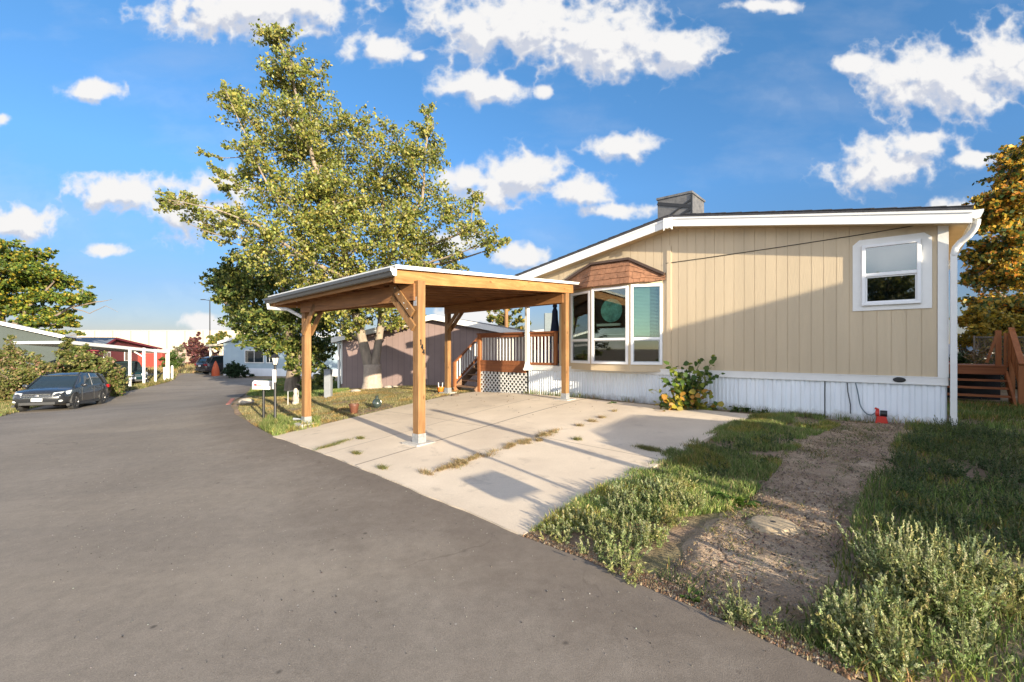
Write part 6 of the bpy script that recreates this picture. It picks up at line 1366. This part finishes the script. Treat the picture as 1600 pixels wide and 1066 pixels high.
tt = np.linspace(0,len(pts)-1,24); P = np.array(pts); cv = np.stack([np.interp(tt, range(len(pts)), P[:,k]) for k in range(3)],1); cv[1:-1] = (cv[:-2]+cv[1:-1]*2+cv[2:])/4
g = G(HF); g.tube(cv, .011, 6); g.build('hose', simple('grey_hose',(.12,.17,.2),.5), t, smooth=True)
g = G(HF); g.tube([hs(*p) for p in [(1324,598),(1325,612),(1329,632),(1329,646)]], .011, 6); g.build('hose', M_gutg, t, smooth=True)

# brown side steps at the right
def side_steps():
    c0 = K+U*-.15+V*-3.9; t = empty('side_steps', frame(gp(*(K+U*-.8+V*-4)[:2]), U), 'brown stained wooden steps with a slatted handrail beyond the right corner of the home', 'steps')
    q = lambda: G(HF); uL, uR, v0 = -.05, -1.32, -3.95
    for i in range(4):
        g = q(); z = .07+.165*i; g.box(uL,uR+.06,v0-.28*i-.3,v0-.28*i,z,z+.04); g.build('step', M_deck, t)
    g = q(); z = .75; g.box(uL,uR+.02,v0-1.17,v0-1.12,z-.03,z+.15); g.box(uL,uR,v0-2.4,v0-1.10,z+.151,z+.19); g.build('landing', M_deck, t)
    for u in (uR+.03,): g = q(); g.beam((u,v0+.03,-.02),(u,v0-1.2,.70),.045,.26); g.build('stringer', M_deckz, t)
    g = q(); g.box(uR-.12,uR-.02,v0-.15,v0-.05,-.1,1.02); g.build('post', M_deckz, t); 
    g = q(); g.box(uR-.12,uR-.02,v0-1.3,v0-1.2,-.1,1.82); g.build('post', M_deckz, t)
    g = q(); g.box(uR+.1,uR+.2,v0-1.3,v0-1.2,.9,1.78); g.build('post', M_deckz, t)
    g = q(); g.beam((uR-.07,v0-.02,1.0),(uR-.07,v0-1.32,1.83),.10,.04); g.beam((uR-.07,v0-.1,.45),(uR-.07,v0-1.25,1.18),.04,.09); g.beam((uR+.35,v0-1.2,1.0),(uR+.16,v0-1.22,1.75),.05,.05); g.build('handrail', M_deckz, t)
    for k in range(5):
        y = v0-.25-.2*k; z = .45+(.0+.2*k+.15)*.63; g = q(); g.box(uR-.10,uR-.04,y-.05,y+.05,z,z+.55); g.build('slat', M_deckz, t)
    for k in range(3): g = q(); g.box(uR+.06-k*.06-.05,uR+.06-k*.06,v0-1.27,v0-1.24,.92,1.72); g.build('slat', M_deckz, t)
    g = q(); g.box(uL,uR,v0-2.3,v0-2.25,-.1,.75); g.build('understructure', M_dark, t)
side_steps()
# wire fence behind the side steps
tf = empty('wire_fence', frame(gp(*pt(1540,600,14.5)[:2]),(1,0)), 'rusty chain link fence behind the brown side steps', 'fence')
M_rw = simple('rusty_wire',(.16,.14,.12),.7)
g = G(); a = pt(1522,0,14.5); b = pt(1680,0,14.5); zt_ = EYE+(545-527)*14.5/711
g.tube([(a[0],a[1],zt_),(b[0],b[1],zt_)], .02, 6); g.build('top_rail', M_rw, tf)
for k in range(3):
    x = a[0]+(b[0]-a[0])*k/2; g = G(); g.tube([(x,14.5,-.1),(x,14.5,zt_+.05)], .025, 6); g.build('post', M_rw, tf)
g = G(); x = a[0]-1.4
while x < b[0]:
    for s in (1,-1):
        xa = x if s > 0 else x+1.6; xb = xa+s*1.6; p0 = np.array([xa,14.5,zt_-1.6]); p1 = np.array([xb,14.5,zt_]); 
        if min(xa,xb) < a[0]: 
            f = (a[0]-xa)/(xb-xa); 
            if s > 0: p0 = p0+(p1-p0)*f
            else: p1 = p0+(p1-p0)*f
        g.beam(p0, p1, .006, .006)
    x += .09
g.build('mesh', M_rw, tf)

# trees across the road behind the photographer, mirrored in the window glass
for (u, v, h_, lab) in [(1.5,27,7,'leafy tree across the road behind the photographer, opposite the home'),(8,31,8,'tall tree across the road behind the photographer, second from the right'),(19,34,9,'tallest tree across the road behind the photographer'),(27,33,7.5,'leafy tree at the far end across the road behind the photographer')]:
    b = gp(*rp(u,v)[:2]); cl = [(b+[random.gauss(0,1.3),random.gauss(0,1.3),h_*random.uniform(.35,.9)], random.uniform(1.1,1.9)) for _ in range(16)]
    tree('shade_tree', b, lab, cl, [([b-[0,0,.2], b+[0,0,h_*.8]], .25, .08)], GREEN, [2,2,1,1,2,1], 9000, .26, M_bark)
